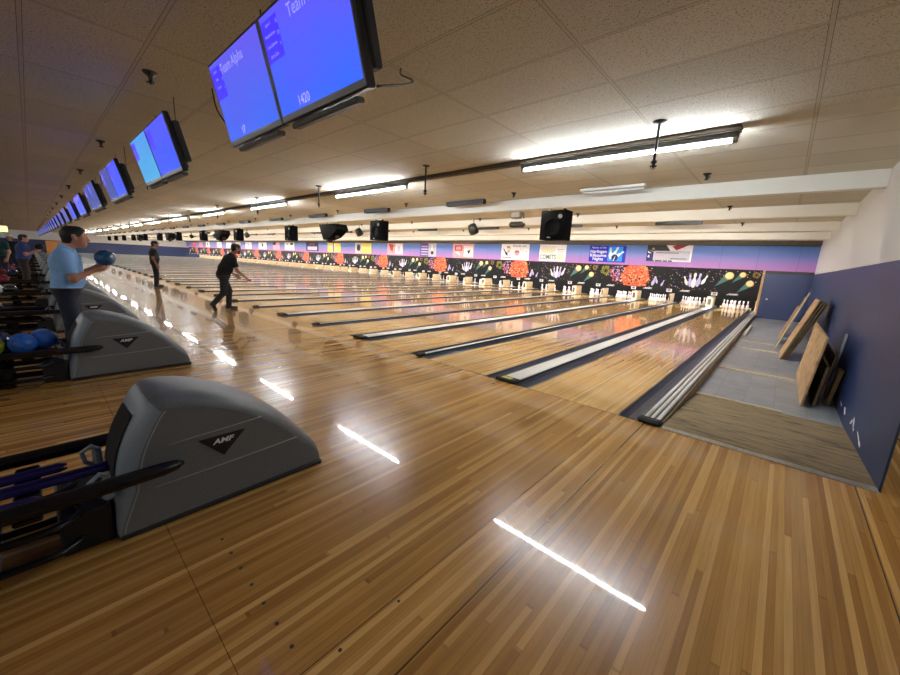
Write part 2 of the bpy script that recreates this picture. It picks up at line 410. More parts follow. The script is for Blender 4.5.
def copy_tree(o, parent=None, top=True):
    c = o.copy(); COL.objects.link(c)
    if parent: c.parent = parent
    for ch in list(o.children): copy_tree(ch, c, False)
    return c
_tc = {}
def text_geo(txt, size, shear=0., bold=0.):
    """flat lettering as (verts2d, faces), centred on the origin"""
    key = (txt, size, shear, bold)
    if key in _tc: return _tc[key]
    cu = bpy.data.curves.new('lettering', 'FONT'); cu.body = txt; cu.size = size; cu.align_x = 'CENTER'; cu.align_y = 'CENTER'
    cu.shear = shear; cu.offset = bold; cu.resolution_u = 3
    o = bpy.data.objects.new('lettering', cu); COL.objects.link(o)
    me = bpy.data.meshes.new_from_object(o.evaluated_get(bpy.context.evaluated_depsgraph_get()))
    V = [(p.co.x, p.co.y) for p in me.vertices]; F = [tuple(p.vertices) for p in me.polygons]
    bpy.data.objects.remove(o); bpy.data.curves.remove(cu); bpy.data.meshes.remove(me)
    _tc[key] = (V, F); return V, F
def put_text(mb, txt, size, fn, m=None, **k):
    V, F = text_geo(txt, size, **k)
    mb.add([fn(a, b) for a, b in V], F, m=m)
ONES = ['', 'first', 'second', 'third', 'fourth', 'fifth', 'sixth', 'seventh', 'eighth', 'ninth', 'tenth', 'eleventh', 'twelfth',
        'thirteenth', 'fourteenth', 'fifteenth', 'sixteenth', 'seventeenth', 'eighteenth', 'nineteenth']
TENS = {2: ('twentieth', 'twenty'), 3: ('thirtieth', 'thirty'), 4: ('fortieth', 'forty'), 5: ('fiftieth', 'fifty')}
def nth(n):
    if n < 20: return ONES[n]
    t, u = divmod(n, 10)
    return TENS[t][0] if u == 0 else TENS[t][1]+'-'+ONES[u]
CAMPOS = (1.06356, -3.89313, 1.46615)
CAMROT = (-0.723984, -0.200972, 0.051344)
EXPOSURE = .85
# ---------------------------------------------------------------- measures
LW, W1, W2 = 1.054, .671, .484
PAIR = 2*LW+W1+W2
NL = 50
H = 2.904
YP, YM = 17.57, 15.6          # head pins, masking units
XL = -82.6                    # far left wall
GF = -.12                     # level of the slab under the lanes
WX = 1.82                     # right wall
def lane_x(k):                # centre of lane k, counted from the right wall
    j, o = divmod(k-1, 2)
    return -j*PAIR-LW/2-o*(LW+W1)

# ---------------------------------------------------------------- the setting
def st(o): o['kind'] = 'structure'; return o
b = MB(); b.box(XL, 6, -5.0, 0, GF-.1, 0); b.box(WX+.014, 6, 0, 8, GF-.1, 0)
fl = st(b.build('floor', M['approach']))
b = MB(); b.box(XL, WX+.014, 0, 20, GF-.1, GF); st(b.build('floor_tiled', M['grey_tile']))
b = MB(); b.box(XL, 6, -11, -5.0, GF-.1, -.005); st(b.build('floor_carpet', M['carpet']))
b = MB(); b.box(XL, 6, -11, 20, H, H+.1); st(b.build('ceiling', M['ceiling']))
# approach dots: small dark discs let into the boards
b = MB()
def disc(b, x, y, r, z0=0, z1=.0008, n=10, m=None):
    b.prism([(x+r*math.cos(2*PI*i/n), y+r*math.sin(2*PI*i/n)) for i in range(n)], z0, z1, axis='z', m=m)
for k in range(1, 13):
    xc = lane_x(k)+.04
    for i in range(7): disc(b, xc-.39+.13*i, -3.4, .0085)
disc(b, .045, -3.28, .008); disc(b, .044, -2.99, .007)
b.build('approach_dots', M['black'], fl)
# worn plywood ramp and its metal strip
b = MB(); b.prism([(.05, 0), (1.94, GF+.004), (1.94, GF), (.05, GF)], .39, WX, axis='x'); st(b.build('floor_ramp', M['ramp']))
b = MB(); b.bbox(.39, WX, -.025, .06, 0, .006, .003); st(b.build('trim_1', M['threshold']))
# walls
b = MB(); b.box(WX, WX+.014, .02, 19.4, GF, H)
rnd = random.Random(3)
for (y, z, l, a) in [(2.5, .02, .14, .2), (2.15, .03, .12, .3), (1.62, .05, .1, -.5), (1.5, .08, .09, .8), (1.42, .03, .06, .1), (1.12, .05, .16, .25), (1.0, .02, .1, .2)]:
    t = rnd.uniform(.014, .03); l *= 1.3; P = []
    for i in range(8):
        an = 2*PI*i/8; u = math.cos(an)*l*rnd.uniform(.35, .6); v = math.sin(an)*t*rnd.uniform(.6, 1.2)
        P.append((y+u*math.cos(a)-v*math.sin(a), z+u*math.sin(a)+v*math.cos(a)))
    b.prism(P, WX-.001, WX, axis='x', m=1)
st(b.build('wall_right', [M['wall'], M['sign_white']]))
b = MB(); b.box(XL-.1, XL, -11, 19.4, GF, H); st(b.build('wall_left', M['wall']))
b = MB(); b.box(6, 6.1, -11, 20, GF, H); st(b.build('wall_right_outer', M['plain_wall']))
b = MB(); b.box(XL, 6, -11.1, -11, GF, H); st(b.build('wall_rear', M['plain_wall']))
b = MB(); b.box(XL, .33, 19.3, 19.4, GF, H); st(b.build('wall_back_pit', M['pit']))
b = MB(); b.box(WX+.014, 6, 8, 8.1, GF, H); st(b.build('wall_back_outer', M['plain_wall']))
b = MB(); b.box(XL, WX, YM, YM+.05, 1.775, H); st(b.build('wall_back', M['mural']))
b = MB(); b.box(.33, WX, YM+.02, YM+.07, GF, 1.775); st(b.build('wall_back_low', M['wall']))
b = MB(); b.box(.33, .345, YM+.07, 19.3, GF, 1.775); st(b.build('wall_back_return', M['pit']))
# door in the far right corner
b = MB(); b.bbox(.50, 1.72, YM-.03, YM+.018, GF+.01, 1.66, .006)
dr = st(b.build('door_1', M['door']))
b = MB(); b.lathe([(.0, -.03), (.03, -.028), (.034, -.01), (.018, 0), (.018, .02)], (.62, YM-.045, .66), 12, rot=Matrix.Rotation(PI/2, 3, 'X')); b.build('door_knob', M['metal_white'], dr)
b = MB(); b.bbox(.33, .41, YM-.05, YM+.018, GF, 1.77, .006); st(b.build('trim_2', M['plywood']))
b = MB(); b.box(.41, WX, YM-.012, YM+.018, 1.66, 1.775); st(b.build('trim_3', M['black']))
# downstand beams across the lanes, and the channel over the foul line
for i, (y, d) in enumerate(((3.46, .225), (6.25, .225), (9.2, .215), (11.9, .22))):
    b = MB(); b.bbox(XL, WX, y, y+.14, H-d, H, .006); st(b.build('trim_%d' % (4+i), M['beam']))
b = MB(); b.bbox(XL, WX, YM-.28, YM, 2.73, H, .006); st(b.build('trim_8', M['track']))
b = MB(); b.bbox(XL, .5, .78, .93, H-.035, H, .004); b.box(XL, .5, .80, .91, H-.05, H-.035, m=0); st(b.build('trim_9', M['track']))

# ---------------------------------------------------------------- lanes
LY1 = 18.55
def gutter_profile(x0, x1):
    w = x1-x0
    c = [(0, -.006), (.06, -.008), (.12, -.035), (.28, -.072), (.5, -.082), (.72, -.072), (.88, -.035), (.94, -.008), (1, -.006)]
    return [(x0+w*a, z) for a, z in c]+[(x1, GF), (x0, GF)]
def lane_meshes():
    r = empty('bowling_lane')
    b = MB(); b.box(-LW/2, LW/2, 0, LY1, GF, 0); b.build('lane_bed', M['lane'], r)
    for s in (-1, 1):
        b = MB(); b.prism(gutter_profile(*((LW/2, LW/2+.2) if s > 0 else (-LW/2-.2, -LW/2))), .004, LY1); b.build('gutter', M['gutter'], r)
    b = MB(); b.bbox(-LW/2-.08, LW/2+.08, LY1, LY1+.05, GF, .05, .006); b.build('tail_plank', M['cream'], r)
    return r
proto = lane_meshes()
for k in range(1, NL+1):
    o = proto if k == 1 else copy_tree(proto)
    o.location = (lane_x(k), 0, 0)
    tag(o, ('golden maple bowling lane beside the outer track cover and sunken grey floor' if k == 1 else
            'golden maple bowling lane, %s from the right wall' % nth(k)), 'bowling lane', 'bowling lanes')

# covers between the gutters
def capping(w, name):
    r = empty(name)
    b = MB(); b.bbox(-w/2+.002, w/2-.002, .03, LY1, GF, .022, .006); b.build('base', M['cap_dark'], r)
    i = .03 if w > .2 else .014
    b = MB(); b.bbox(-w/2+i*1.3, w/2-i*.5, .06, LY1-.02, .021, .030, .004); b.build('cover_strip', M['cap_white'], r)
    b = MB(); b.bbox(-w/2-.012, w/2+.012, -.03, .12, 0, .046, .016); b.build('end_cap', M['rubber'], r)
    return r
WIDE = LW+W1/2; pw = capping(W1-.4, 'ball_track_cover'); pn = capping(W2-.4, 'gutter_divider')
for j in range(NL-1):
    jj, o = divmod(j, 2)
    x = -jj*PAIR-LW-W1/2 if o == 0 else -(jj+1)*PAIR+W2/2
    first = j < 2
    c = (pw if o == 0 else pn) if first else copy_tree(pw if o == 0 else pn)
    c.location = (x, 0, 0)
    if o == 0:
        tag(c, ('wide white ball track cover with a yellow sticker on its black end cap' if j == 0 else
                'wide white ball track cover between lanes, %s wide one from the right wall' % nth(jj+1)), 'ball track cover', 'ball track covers')
    else:
        tag(c, 'narrow pale gutter divider between lanes, %s narrow one from the right wall' % nth(jj+1), 'gutter divider', 'narrow gutter dividers')
s = MB(); s.bbox(-.07, .07, .0, .075, .046, .049, .001); s.build('sticker', M['yellow'], [q for q in pw.children if q.name.startswith('end_cap')][0])
# outer cover of the first lane: three pale bars on a timber side
r = tag(empty('outer_track_cover'), 'outer track cover of three pale bars with timber side above the grey floor', 'ball track cover')
b = MB(); b.bbox(.202, .384, .03, LY1, GF, .012, .005); b.build('base', M['cap_dark'], r)
for i in range(3):
    b = MB(); b.bbox(.222+.055*i, .262+.055*i, .07, LY1-.03, .011, .034, .008); b.build('bar', M['cap_white'], r)
b = MB(); b.bbox(.385, .40, .06, LY1, GF, .006, .003); b.build('side_board', M['lane_side'], r)
b = MB(); b.bbox(.19, .41, -.02, .085, 0, .05, .02); b.build('end_cap', M['rubber'], r)

# kickback partitions beside the pin decks
def kick(w):
    r = empty('kickback_partition')
    b = MB(); b.bbox(-w/2, w/2, 16.8, 17.62, .0305, .50, .02); b.build('panel', M['kickback'], r)
    b = MB(); b.bbox(-w*.28, w*.28, 16.785, 16.799, .14, .42, .004); b.build('opening', M['black'], r)  # black plate paints the shade of a recess
    return r
kw, kn = kick(.25), kick(.075)
for j in range(NL-1):
    jj, o = divmod(j, 2)
    c = (kw if o == 0 else kn) if j < 2 else copy_tree(kw if o == 0 else kn)
    c.location = (-jj*PAIR-LW-W1/2 if o == 0 else -(jj+1)*PAIR+W2/2, 0, 0)
    tag(c, '%s maple partition between the pins of the %s and %s lanes from the right wall' % ('wide' if o == 0 else 'thin', nth(j+1), nth(j+2)), 'kickback', 'kickback partitions')
c = copy_tree(kn); c.location = (.30, 0, .004); tag(c, 'thin maple kickback partition beside the pins nearest the navy door', 'kickback', 'kickback partitions')

# ---------------------------------------------------------------- pins
prof = [(.024, 0), (.0258, .004), (.0359, .019), (.05, .06), (.0572, .09), (.0606, .114), (.058, .149), (.0472, .184), (.0331, .213), (.0248, .238),
        (.0228, .254), (.0234, .272), (.0279, .306), (.0322, .34), (.0318, .353), (.0264, .368), (.014, .378), (.004, .381)]
cols = [0]*17
for i in (8,): cols[i] = 1
bp_ = MB(); bp_.lathe(prof, n=14, mats=cols); pin0 = bp_.build('bowling_pin', [M['pin'], M['pin_red']])
for p_ in pin0.data.polygons: p_.use_smooth = True
PINS = [(0, 0, 'head pin'), (-.5, 1, 'second row left'), (.5, 1, 'second row right'), (-1, 2, 'third row left'), (0, 2, 'third row middle'),
        (1, 2, 'third row right'), (-1.5, 3, 'back row far left'), (-.5, 3, 'back row inner left'), (.5, 3, 'back row inner right'), (1.5, 3, 'back row far right')]
first = True
for k in range(1, 31):
    for (px, py, nm) in PINS:
        o = pin0 if first else pin0.copy()
        if not first: COL.objects.link(o)
        first = False
        o.location = (lane_x(k)+px*.3048, YP+py*.264, 0)
        tag(o, 'white pin, %s, on the %s lane from the right wall' % (nm, nth(k)), 'bowling pin', 'bowling pins on the pin decks')
far = MB()
for k in range(31, NL+1):
    for (px, py, nm) in PINS:
        far.lathe(prof[::2]+[prof[-1]], (lane_x(k)+px*.3048, YP+py*.264, 0), 8, m=0)
o = tag(far.build('bowling_pin', M['pin']), 'distant rows of white bowling pins on the lanes nearest the far left wall', 'bowling pins'); o['kind'] = 'stuff'

# ---------------------------------------------------------------- masking units with their firework pictures
MI = ['mask_black', 'salmon', 'maroon', 'orange', 'pinkred', 'gold', 'cream', 'teal', 'lav', 'lime', 'violet', 'white_ink', 'black']
MIX = {n: i for i, n in enumerate(MI)}
Z0, Z1 = .78, 1.775
def mpoly(b, P, m, d=0):     # flat picture element on the front of the panel, cut to its outline
    Q = [(max(-PAIR/2+.02, min(PAIR/2-.02, a)), max(Z0+.012, min(Z1-.012, z))) for a, z in P]
    b.add([(a, -.0262-d, z) for a, z in Q], [tuple(range(len(Q)))], m=MIX[m])
def blob(b, x, z, r, m, n=14, j=0., d=0, rz=1.):
    mpoly(b, [(x+r*rnd.uniform(1-j, 1+j)*math.cos(2*PI*i/n), z+rz*r*rnd.uniform(1-j, 1+j)*math.sin(2*PI*i/n)) for i in range(n)], m, d)
def flypin(b, x, z, h, a, m='lav', d=.001):
    pr = [(.06, 0), (.13, .2), (.15, .3), (.1, .52), (.055, .66), (.08, .86), (.05, .97)]
    P = [(w, t) for w, t in pr]+[(-w, t) for w, t in pr[::-1]]
    ca, sa = math.cos(a), math.sin(a)
    mpoly(b, [(x+h*(u*ca-(t-.5)*sa), z+h*(u*sa+(t-.5)*ca)) for u, t in P], m, d)
def specks(b, n, x0, x1, ms, z0=Z0, z1=Z1, s=(.008, .02)):
    for i in range(n):
        blob(b, rnd.uniform(x0, x1), rnd.uniform(z0, z1), rnd.uniform(*s), rnd.choice(ms), 5, .2, .0008+.00001*i)
def mask_panel(kind):
    r = empty('masking_unit')
    b = MB(); b.bbox(-PAIR/2+.006, PAIR/2-.006, -.025, .025, Z0, Z1, .006, m=0)
    hw = PAIR/2
    if kind == 'comets':
        specks(b, 110, -hw, .35, ['violet', 'pinkred', 'violet', 'gold', 'lav', 'cream'])
        specks(b, 25, .3, hw, ['gold', 'cream', 'lav'], 1.3)
        for i, (dx, a, h) in enumerate(((-.34, .38, .42), (-.17, .12, .56), (-.02, -.04, .66), (.15, -.14, .6), (.36, -.42, .44))):
            flypin(b, -.62+dx, 1.2+.02*i, h, a, 'lav' if i % 2 else 'white_ink', .002+.0003*i)
        for x, z, rr in ((.58, 1.5, .14), (1.02, 1.56, .1), (1.3, 1.22, .12)):
            mpoly(b, [(x-.8*rr, z+.7*rr), (x+.7*rr, z-.8*rr), (x-3.2*rr, z-3.4*rr)], 'teal', .0015)
            blob(b, x, z, rr*1.12, 'gold', 18, .03, .0022); blob(b, x-.01, z+.01, rr*.9, 'cream', 18, .03, .003)
        for i in range(14):
            a = 2*PI*i/14; mpoly(b, [(1.45+.03*math.cos(a), 1.58+.03*math.sin(a)), (1.45+.12*math.cos(a+.05), 1.58+.12*math.sin(a+.05)), (1.45+.12*math.cos(a-.08), 1.58+.12*math.sin(a-.08))], 'gold', .0012)
    else:
        specks(b, 45, -hw, hw, ['gold', 'lav', 'pinkred', 'teal', 'cream'])
        for i in range(18):
            a = 2*PI*i/18+.1; q = rnd.uniform(.15, .3)
            mpoly(b, [(-1.25+.05*math.cos(a), 1.45+.05*math.sin(a)), (-1.25+q*math.cos(a+.08), 1.45+q*math.sin(a+.08)), (-1.25+q*math.cos(a-.06), 1.45+q*math.sin(a-.06))], 'lime', .0014)
        for i in range(110):
            a = rnd.uniform(0, 2*PI); q = .42*math.sqrt(rnd.random())
            blob(b, -.62+q*math.cos(a), 1.35+q*.95*math.sin(a), rnd.uniform(.02, .05), rnd.choice(['violet', 'pinkred', 'lav', 'pinkred']), 5, .3, .0016+.00001*i)
        blob(b, .17, 1.27, .6, 'orange', 44, .06, .0028)
        for i in range(300):
            a = rnd.uniform(0, 2*PI); q = .66*math.sqrt(rnd.random())
            c = rnd.choice(['orange', 'salmon', 'salmon', 'gold', 'pinkred', 'maroon', 'orange']) if q > .26 else rnd.choice(['gold', 'black', 'maroon', 'black', 'salmon'])
            blob(b, .17+q*math.cos(a), 1.27+q*math.sin(a)*.95-(.05 if q < .3 else 0), rnd.uniform(.02, .06), c, 4, .35, .0034+.00001*i)
        for i in range(60):
            a = rnd.uniform(0, 2*PI); q = rnd.uniform(.62, .86)
            blob(b, .17+q*math.cos(a), 1.25+q*math.sin(a), rnd.uniform(.01, .025), rnd.choice(['gold', 'orange', 'cream']), 4, .3, .002+.00001*i)
        flypin(b, 1.02, 1.1, .46, -.25, 'lav', .003); flypin(b, 1.12, 1.15, .34, .3, 'lav', .0036); flypin(b, 1.4, 1.02, .3, -.35, 'lav', .003)
    b.build('panel', [M[n] for n in MI], r)
    b = MB(); b.bbox(-1.3, 1.3, .025, .14, 1.0, 1.05, .01); h_ = b.build('lamp_housing', M['metal_white'], r)
    b = MB(); b.tube([(-1.2, .085, .98), (1.2, .085, .98)], .02, 6); b.build('lamp_tube', M['tube_pit'], h_)
    return r
pc, pf = mask_panel('comets'), mask_panel('fire'); UNITS = []
for j in range(NL//2):
    c = (pc if j % 2 == 0 else pf) if j < 2 else copy_tree(pc if j % 2 == 0 else pf)
    UNITS.append(c)
    c.location = (-1.30-j*PAIR, YM, 0)
    tag(c, '%s, %s masking unit from the right wall' % ('black mask with comets and flying pins' if j % 2 == 0 else 'black mask with coral fireball firework', nth(j+1)), 'masking unit', 'masking units over the pins')

# number plates and white logo strips hung under the masks
for k in range(1, NL+1):
    u = UNITS[(k-1)//2]; x = lane_x(k)-u.location.x; n = NL+1-k
    if k == 1:
        b = MB(); b.bbox(-.11, .11, -.012, .012, -.07, .07, .006); pl = p0 = b.build('number_plate', M['sign_white'])
        b = MB(); put_text(b, 'AMF', .075, lambda a, c_: (a*2.3, 0, c_), bold=.003, shear=.3)
        b.add([(p[0], .012, p[2]) for p in b.v], [f[::-1] for f in b.f], m=0)
        b.bbox(-.2, .2, .004, .016, -.04, -.03, .002); lg = l0 = b.build('logo_strip', M['white_ink'])
    else:
        pl, lg = p0.copy(), l0.copy(); COL.objects.link(pl); COL.objects.link(lg)
    pl.parent = lg.parent = u
    pl.location = (x-.60, -.0, .71); lg.location = (x+.02, -.03, .745)
    if k <= 20:
        b = MB(); put_text(b, str(n), .13, lambda a, c_: (a, -.0128, c_), bold=.004); b.build('numeral', M['sign_black'], pl)
# ---------------------------------------------------------------- banners on the mural
SI = ['sign_white', 'sign_blue', 'sign_cyan', 'sign_navy', 'sign_green', 'sign_black', 'sign_maroon', 'sign_yellow', 'sign_tan', 'sign_pink', 'sign_purple', 'sign_rose', 'sign_grey', 'white_ink', 'red_ink', 'gold']
SX = {n: i for i, n in enumerate(SI)}
class Sign:
    def __init__(s, x0, x1, z0, z1, back, label):
        s.w, s.h = x1-x0, z1-z0; s.r = tag(empty('hanging_banner', ((x0+x1)/2, YM-.0123, (z0+z1)/2)), label, 'banner', 'banners along the mural wall')
        b = MB(); b.bbox(-s.w/2, s.w/2, -.012, .012, -s.h/2, s.h/2, .004); b.build('board', M[back], s.r)
        s.b = MB(); s.d = 0
    def p(s, u, v): s_ = s; return (s.w*(u-.5), -.0125-s.d, s.h*(.5-v))
    def poly(s, P, m): s.d += .0004; s.b.add([s.p(*q) for q in P], [tuple(range(len(P)))], m=SX[m]); return s
    def rect(s, u0, v0, u1, v1, m): return s.poly([(u0, v0), (u1, v0), (u1, v1), (u0, v1)], m)
    def disc(s, u, v, r, m, n=18): a = s.h/s.w; return s.poly([(u+r*a*math.cos(2*PI*i/n), v+r*math.sin(2*PI*i/n)) for i in range(n)], m)
    def text(s, t, u, v, h, m, wmax=None, **k):
        s.d += .0004; V, F = text_geo(t, 1., **k)
        if not V: return s
        xs = [q[0] for q in V]; tw = max(xs)-min(xs); sc = h*s.h*1.35; sx = sc
        if wmax and tw*sc > wmax*s.w: sx = wmax*s.w/tw
        o = s.p(u, v); s.b.add([(o[0]+a*sx, o[1], o[2]+c*sc) for a, c in V], F, m=SX[m]); return s
    def pin(s, u, v, h, a, m='white_ink'):
        pr = [(.07, 0), (.14, .2), (.16, .3), (.1, .52), (.06, .66), (.09, .86), (.05, .97)]
        P = [(w, t) for w, t in pr]+[(-w, t) for w, t in pr[::-1]]; k = s.h/s.w; ca, sa = math.cos(a), math.sin(a)
        return s.poly([(u+k*h*(x*ca-(t-.5)*sa), v-h*(x*sa+(t-.5)*ca)) for x, t in P], m)
    def done(s): return s.b.build('print', [M[n] for n in SI], s.r)
s = Sign(-4.02, -2.2, 2.0, 2.74, 'sign_white', 'banner with dark starry corner, red stripes and pale panel of print, nearest the right wall')
s.poly([(.0, 0), (.42, 0), (.55, .42), (.2, .42), (.0, .3)], 'sign_black').poly([(0, .3), (.16, .42), (.16, 1), (0, 1)], 'sign_navy')
s.poly([(.56, .1), (.66, 0), (.92, 0), (.66, .32)], 'sign_maroon').poly([(.02, .38), (.12, .52), (.03, .5)], 'white_ink').poly([(.02, .72), (.06, .6), (.07, .8)], 'white_ink')
s.poly([(.1, .26), (.14, .16), (.18, .3)], 'gold').rect(.17, .36, .96, .92, 'sign_grey')
for i, (u, w) in enumerate(((.22, .5), (.22, .18), (.55, .35))): s.rect(u, .46+.17*i, u+w, .5+.17*i, 'sign_rose' if i == 1 else 'sign_navy')
s.rect(.14, .93, .6, 1., 'sign_black'); s.disc(.2, .965, .03, 'white_ink').disc(.38, .965, .03, 'white_ink').disc(.5, .965, .03, 'white_ink').done()
s = Sign(-6.77, -4.97, 1.88, 2.69, 'sign_blue', 'royal blue banner with white lettering and cartoonless bowling pins struck by a ball')
s.r['label'] = 'royal blue banner with white lettering beside pins struck by a ball'
s.rect(.53, .06, .92, .94, 'sign_cyan')
for (t, v, h, it) in (('Home of the', .13, .13, .3), ('Harlingen', .37, .2, 0), ('Kilbourne', .61, .2, 0), ('Nights', .83, .19, 0)): s.text(t, .26, v, h, 'white_ink', .46, bold=.015 if not it else 0., shear=it)
s.pin(.6, .45, .72, .1).pin(.72, .42, .78, -.45).pin(.84, .52, .62, -.95).disc(.72, .72, .2, 'sign_navy').poly([(.68, .9), (.74, .58), (.71, .92)], 'white_ink').done()
s = Sign(-9.66, -8.06, 1.81, 2.71, 'sign_white', 'white banner with COMETS in tall green capitals')
s.text('SUPER SAVERS', .35, .13, .1, 'gold', .6).rect(.06, .24, .58, .5, 'sign_tan').text('COMETS', .34, .76, .3, 'sign_green', .62, bold=.02)
for i in range(5): s.rect(.7, .26+.13*i, .92, .31+.13*i, 'sign_grey')
s.rect(.68, .6, .92, .9, 'sign_tan').done()
s = Sign(-12.28, -10.34, 1.80, 2.73, 'sign_white', 'white banner with a black pin, a red badge and small black print')
s.text('BOWLER CAFE', .66, .13, .11, 'sign_black', .56, bold=.01).disc(.27, .3, .16, 'sign_tan').rect(.2, .15, .32, .22, 'sign_black').pin(.16, .52, .55, .7, 'sign_black').disc(.58, .55, .19, 'sign_rose').rect(.5, .45, .66, .52, 'sign_maroon')
s.disc(.27, .46, .12, 'sign_rose')
for u, v in ((.7, .34), (.78, .42), (.9, .45), (.36, .62)): s.disc(u, v, .03, 'sign_black')
s.rect(.05, .83, .4, .87, 'sign_black').rect(.5, .86, .95, .9, 'sign_grey').done()
s = Sign(-16.3, -14.46, 1.79, 2.73, 'sign_rose', 'pale rose banner with a white square holding a dark bird-like mark')
s.rect(.54, .15, .96, .9, 'sign_white').poly([(.7, .5), (.85, .4), (.8, .7), (.74, .66)], 'sign_black').rect(.1, .12, .46, .5, 'red_ink').rect(.16, .2, .4, .42, 'sign_rose').poly([(.1, .6), (.3, .55), (.4, .85)], 'sign_white').done()
s = Sign(-19.55, -17.9, 1.8, 2.75, 'sign_grey', 'grey and purple banner with rows of pale print beside a small pin')
s.rect(0, 0, .52, 1, 'sign_purple')
for i in range(4): s.rect(.06, .2+.2*i, .48, .3+.2*i, 'sign_grey')
s.pin(.75, .4, .6, .1, 'white_ink').disc(.76, .7, .14, 'sign_black').done()
s = Sign(-23.45, -21.5, 1.83, 2.8, 'sign_rose', 'rose banner with a pale blue emblem on white at its right half')
s.rect(.52, .1, .96, .92, 'sign_white').disc(.74, .55, .22, 'sign_grey').poly([(.1, .1), (.4, .2), (.35, .8), (.2, .6)], 'red_ink').done()
s = Sign(-28., -25.65, 1.85, 2.8, 'sign_yellow', 'yellow banner with a dark photograph at its left half')
s.rect(.03, .05, .42, .95, 'sign_grey').disc(.22, .5, .3, 'sign_black').rect(.5, .2, .92, .28, 'sign_tan').rect(.5, .5, .92, .58, 'sign_tan').done()
s = Sign(-32.7, -30.4, 1.87, 2.8, 'sign_yellow', 'all yellow banner with pale rounded shapes')
s.disc(.25, .4, .28, 'sign_tan').disc(.65, .5, .3, 'sign_tan').rect(.42, 0, .5, 1, 'sign_purple').done()
s = Sign(-37., -34.5, 1.89, 2.79, 'sign_navy', 'dark banner with red capitals above a pale grey band')
s.text('SENIOR', .5, .25, .25, 'red_ink', .9).rect(.12, .5, .9, .9, 'sign_grey').done()
s = Sign(-42., -39.7, 1.9, 2.78, 'sign_white', 'white banner with two dark marks along its top')
s.rect(.12, .12, .4, .4, 'sign_grey').rect(.6, .1, .9, .36, 'sign_black').rect(.1, .6, .9, .68, 'sign_grey').done()
for i, (x0, x1, bk, mk, lb) in enumerate(((-45.1, -43.4, 'sign_pink', 'sign_navy', 'pink banner with a navy corner, in the far half of the wall'),
        (-49.4, -47., 'sign_white', 'sign_black', 'white banner with a black emblem, far along the wall'), (-53.8, -51.7, 'sign_white', 'sign_grey', 'white banner with a grey ring, far along the wall'),
        (-57.4, -55.6, 'sign_tan', 'sign_white', 'tan banner with a white circle, far along the wall'), (-61.2, -59.1, 'sign_white', 'red_ink', 'white banner with a red edge, far along the wall'),
        (-65.4, -63.3, 'sign_white', 'sign_grey', 'white banner with a grey disc, fourth from the far left wall'), (-70.9, -69., 'sign_white', 'sign_black', 'white banner with a black disc, third from the far left wall'),
        (-74.6, -72.7, 'sign_pink', 'sign_rose', 'pink banner with a rose disc, second from the far left wall'), (-78.6, -76.7, 'red_ink', 'sign_pink', 'red banner with a pink disc, nearest the far left wall'))):
    s = Sign(x0, x1, 1.9, 2.77, bk, lb)
    (s.rect(0, 0, .45, .4, mk) if i == 0 else s.rect(0, 0, 1, .14, mk) if i == 4 else s.disc(.5, .45, .26, mk)); s.done()
# ---------------------------------------------------------------- ceiling fixtures
def lit_fixture():
    r = empty('fluorescent_fixture')
    b = MB(); b.prism([(-.03, 0), (.03, 0), (.022, -.052), (-.022, -.052)], -1.22, 1.22, axis='x'); b.build('housing', M['fixture_grey'], r)
    b = MB(); b.tube([(-1.17, -.0, -.078), (1.17, -.0, -.078)], .013, 10); b.build('tube', M['tube'], r)
    for s in (-1, 1):
        b = MB(); b.bbox(s*1.195-.022, s*1.195+.022, -.024, .024, -.1, -.048, .006); b.build('end_socket', M['metal_grey'], r)
    return r
lf = lit_fixture()
for i in range(18):
    c = lf if i == 0 else copy_tree(lf)
    c.location = (-.735-4.85*i if i < 17 else 4.1, .855, H-.05 if i < 17 else H)  # last strip is added out of view to brighten the outer floor
    tag(c, 'added unseen fluorescent strip beyond the right wall' if i == 17 else 'lit fluorescent strip on the brown ceiling channel, %s from the right wall' % nth(i+1), 'fluorescent light', 'lit strips over the foul line')
def shaded_fixture(shade, kind):
    r = empty('shielded_fixture')
    b = MB(); b.bbox(-.55, .55, -.05, .05, -.04, 0, .006); b.build('housing', M['metal_white'], r)
    b = MB(); b.tube([(-.52, .03, -.065), (.52, .03, -.065)], .016, 8); b.build('tube', M['tube_lane'] if kind else M['tube_off'], r)
    b = MB(); b.prism([(-.06, 0), (-.055, 0), (-.045, -.098), (.055, -.105), (.055, -.1), (-.04, -.094)], -.56, .56, axis='x')
    for s in (-1, 1): b.box(s*.56-.004, s*.56+.004, -.058, .055, -.103, 0)
    b.build('shade', shade, r)
    return r
sw, sb = shaded_fixture(M['metal_white'], 0), shaded_fixture(M['black'], 0)
for o in list(sw.children):
    if o.name.startswith('shade'): bpy.data.objects.remove(o)
sw.location = (-1.48, 3.05, H); tag(sw, 'white unlit strip light on the ceiling, nearest the right wall in the second row', 'strip light', 'strip lights along the ceiling')
n = 0
for row, (y, x0, dx, cnt) in enumerate(((3.1, -4.85, 3.42, 23), (8.2, -1.42, 3.3, 25))):
    for i in range(cnt):
        c = sb if n == 0 else copy_tree(sb); n += 1
        c.location = (x0-dx*i, y, H)
        tag(c, 'black shielded strip light %s the first beam, %s from the right wall' % (('before', 'behind')[row], nth(i+1)), 'strip light', 'strip lights along the ceiling')
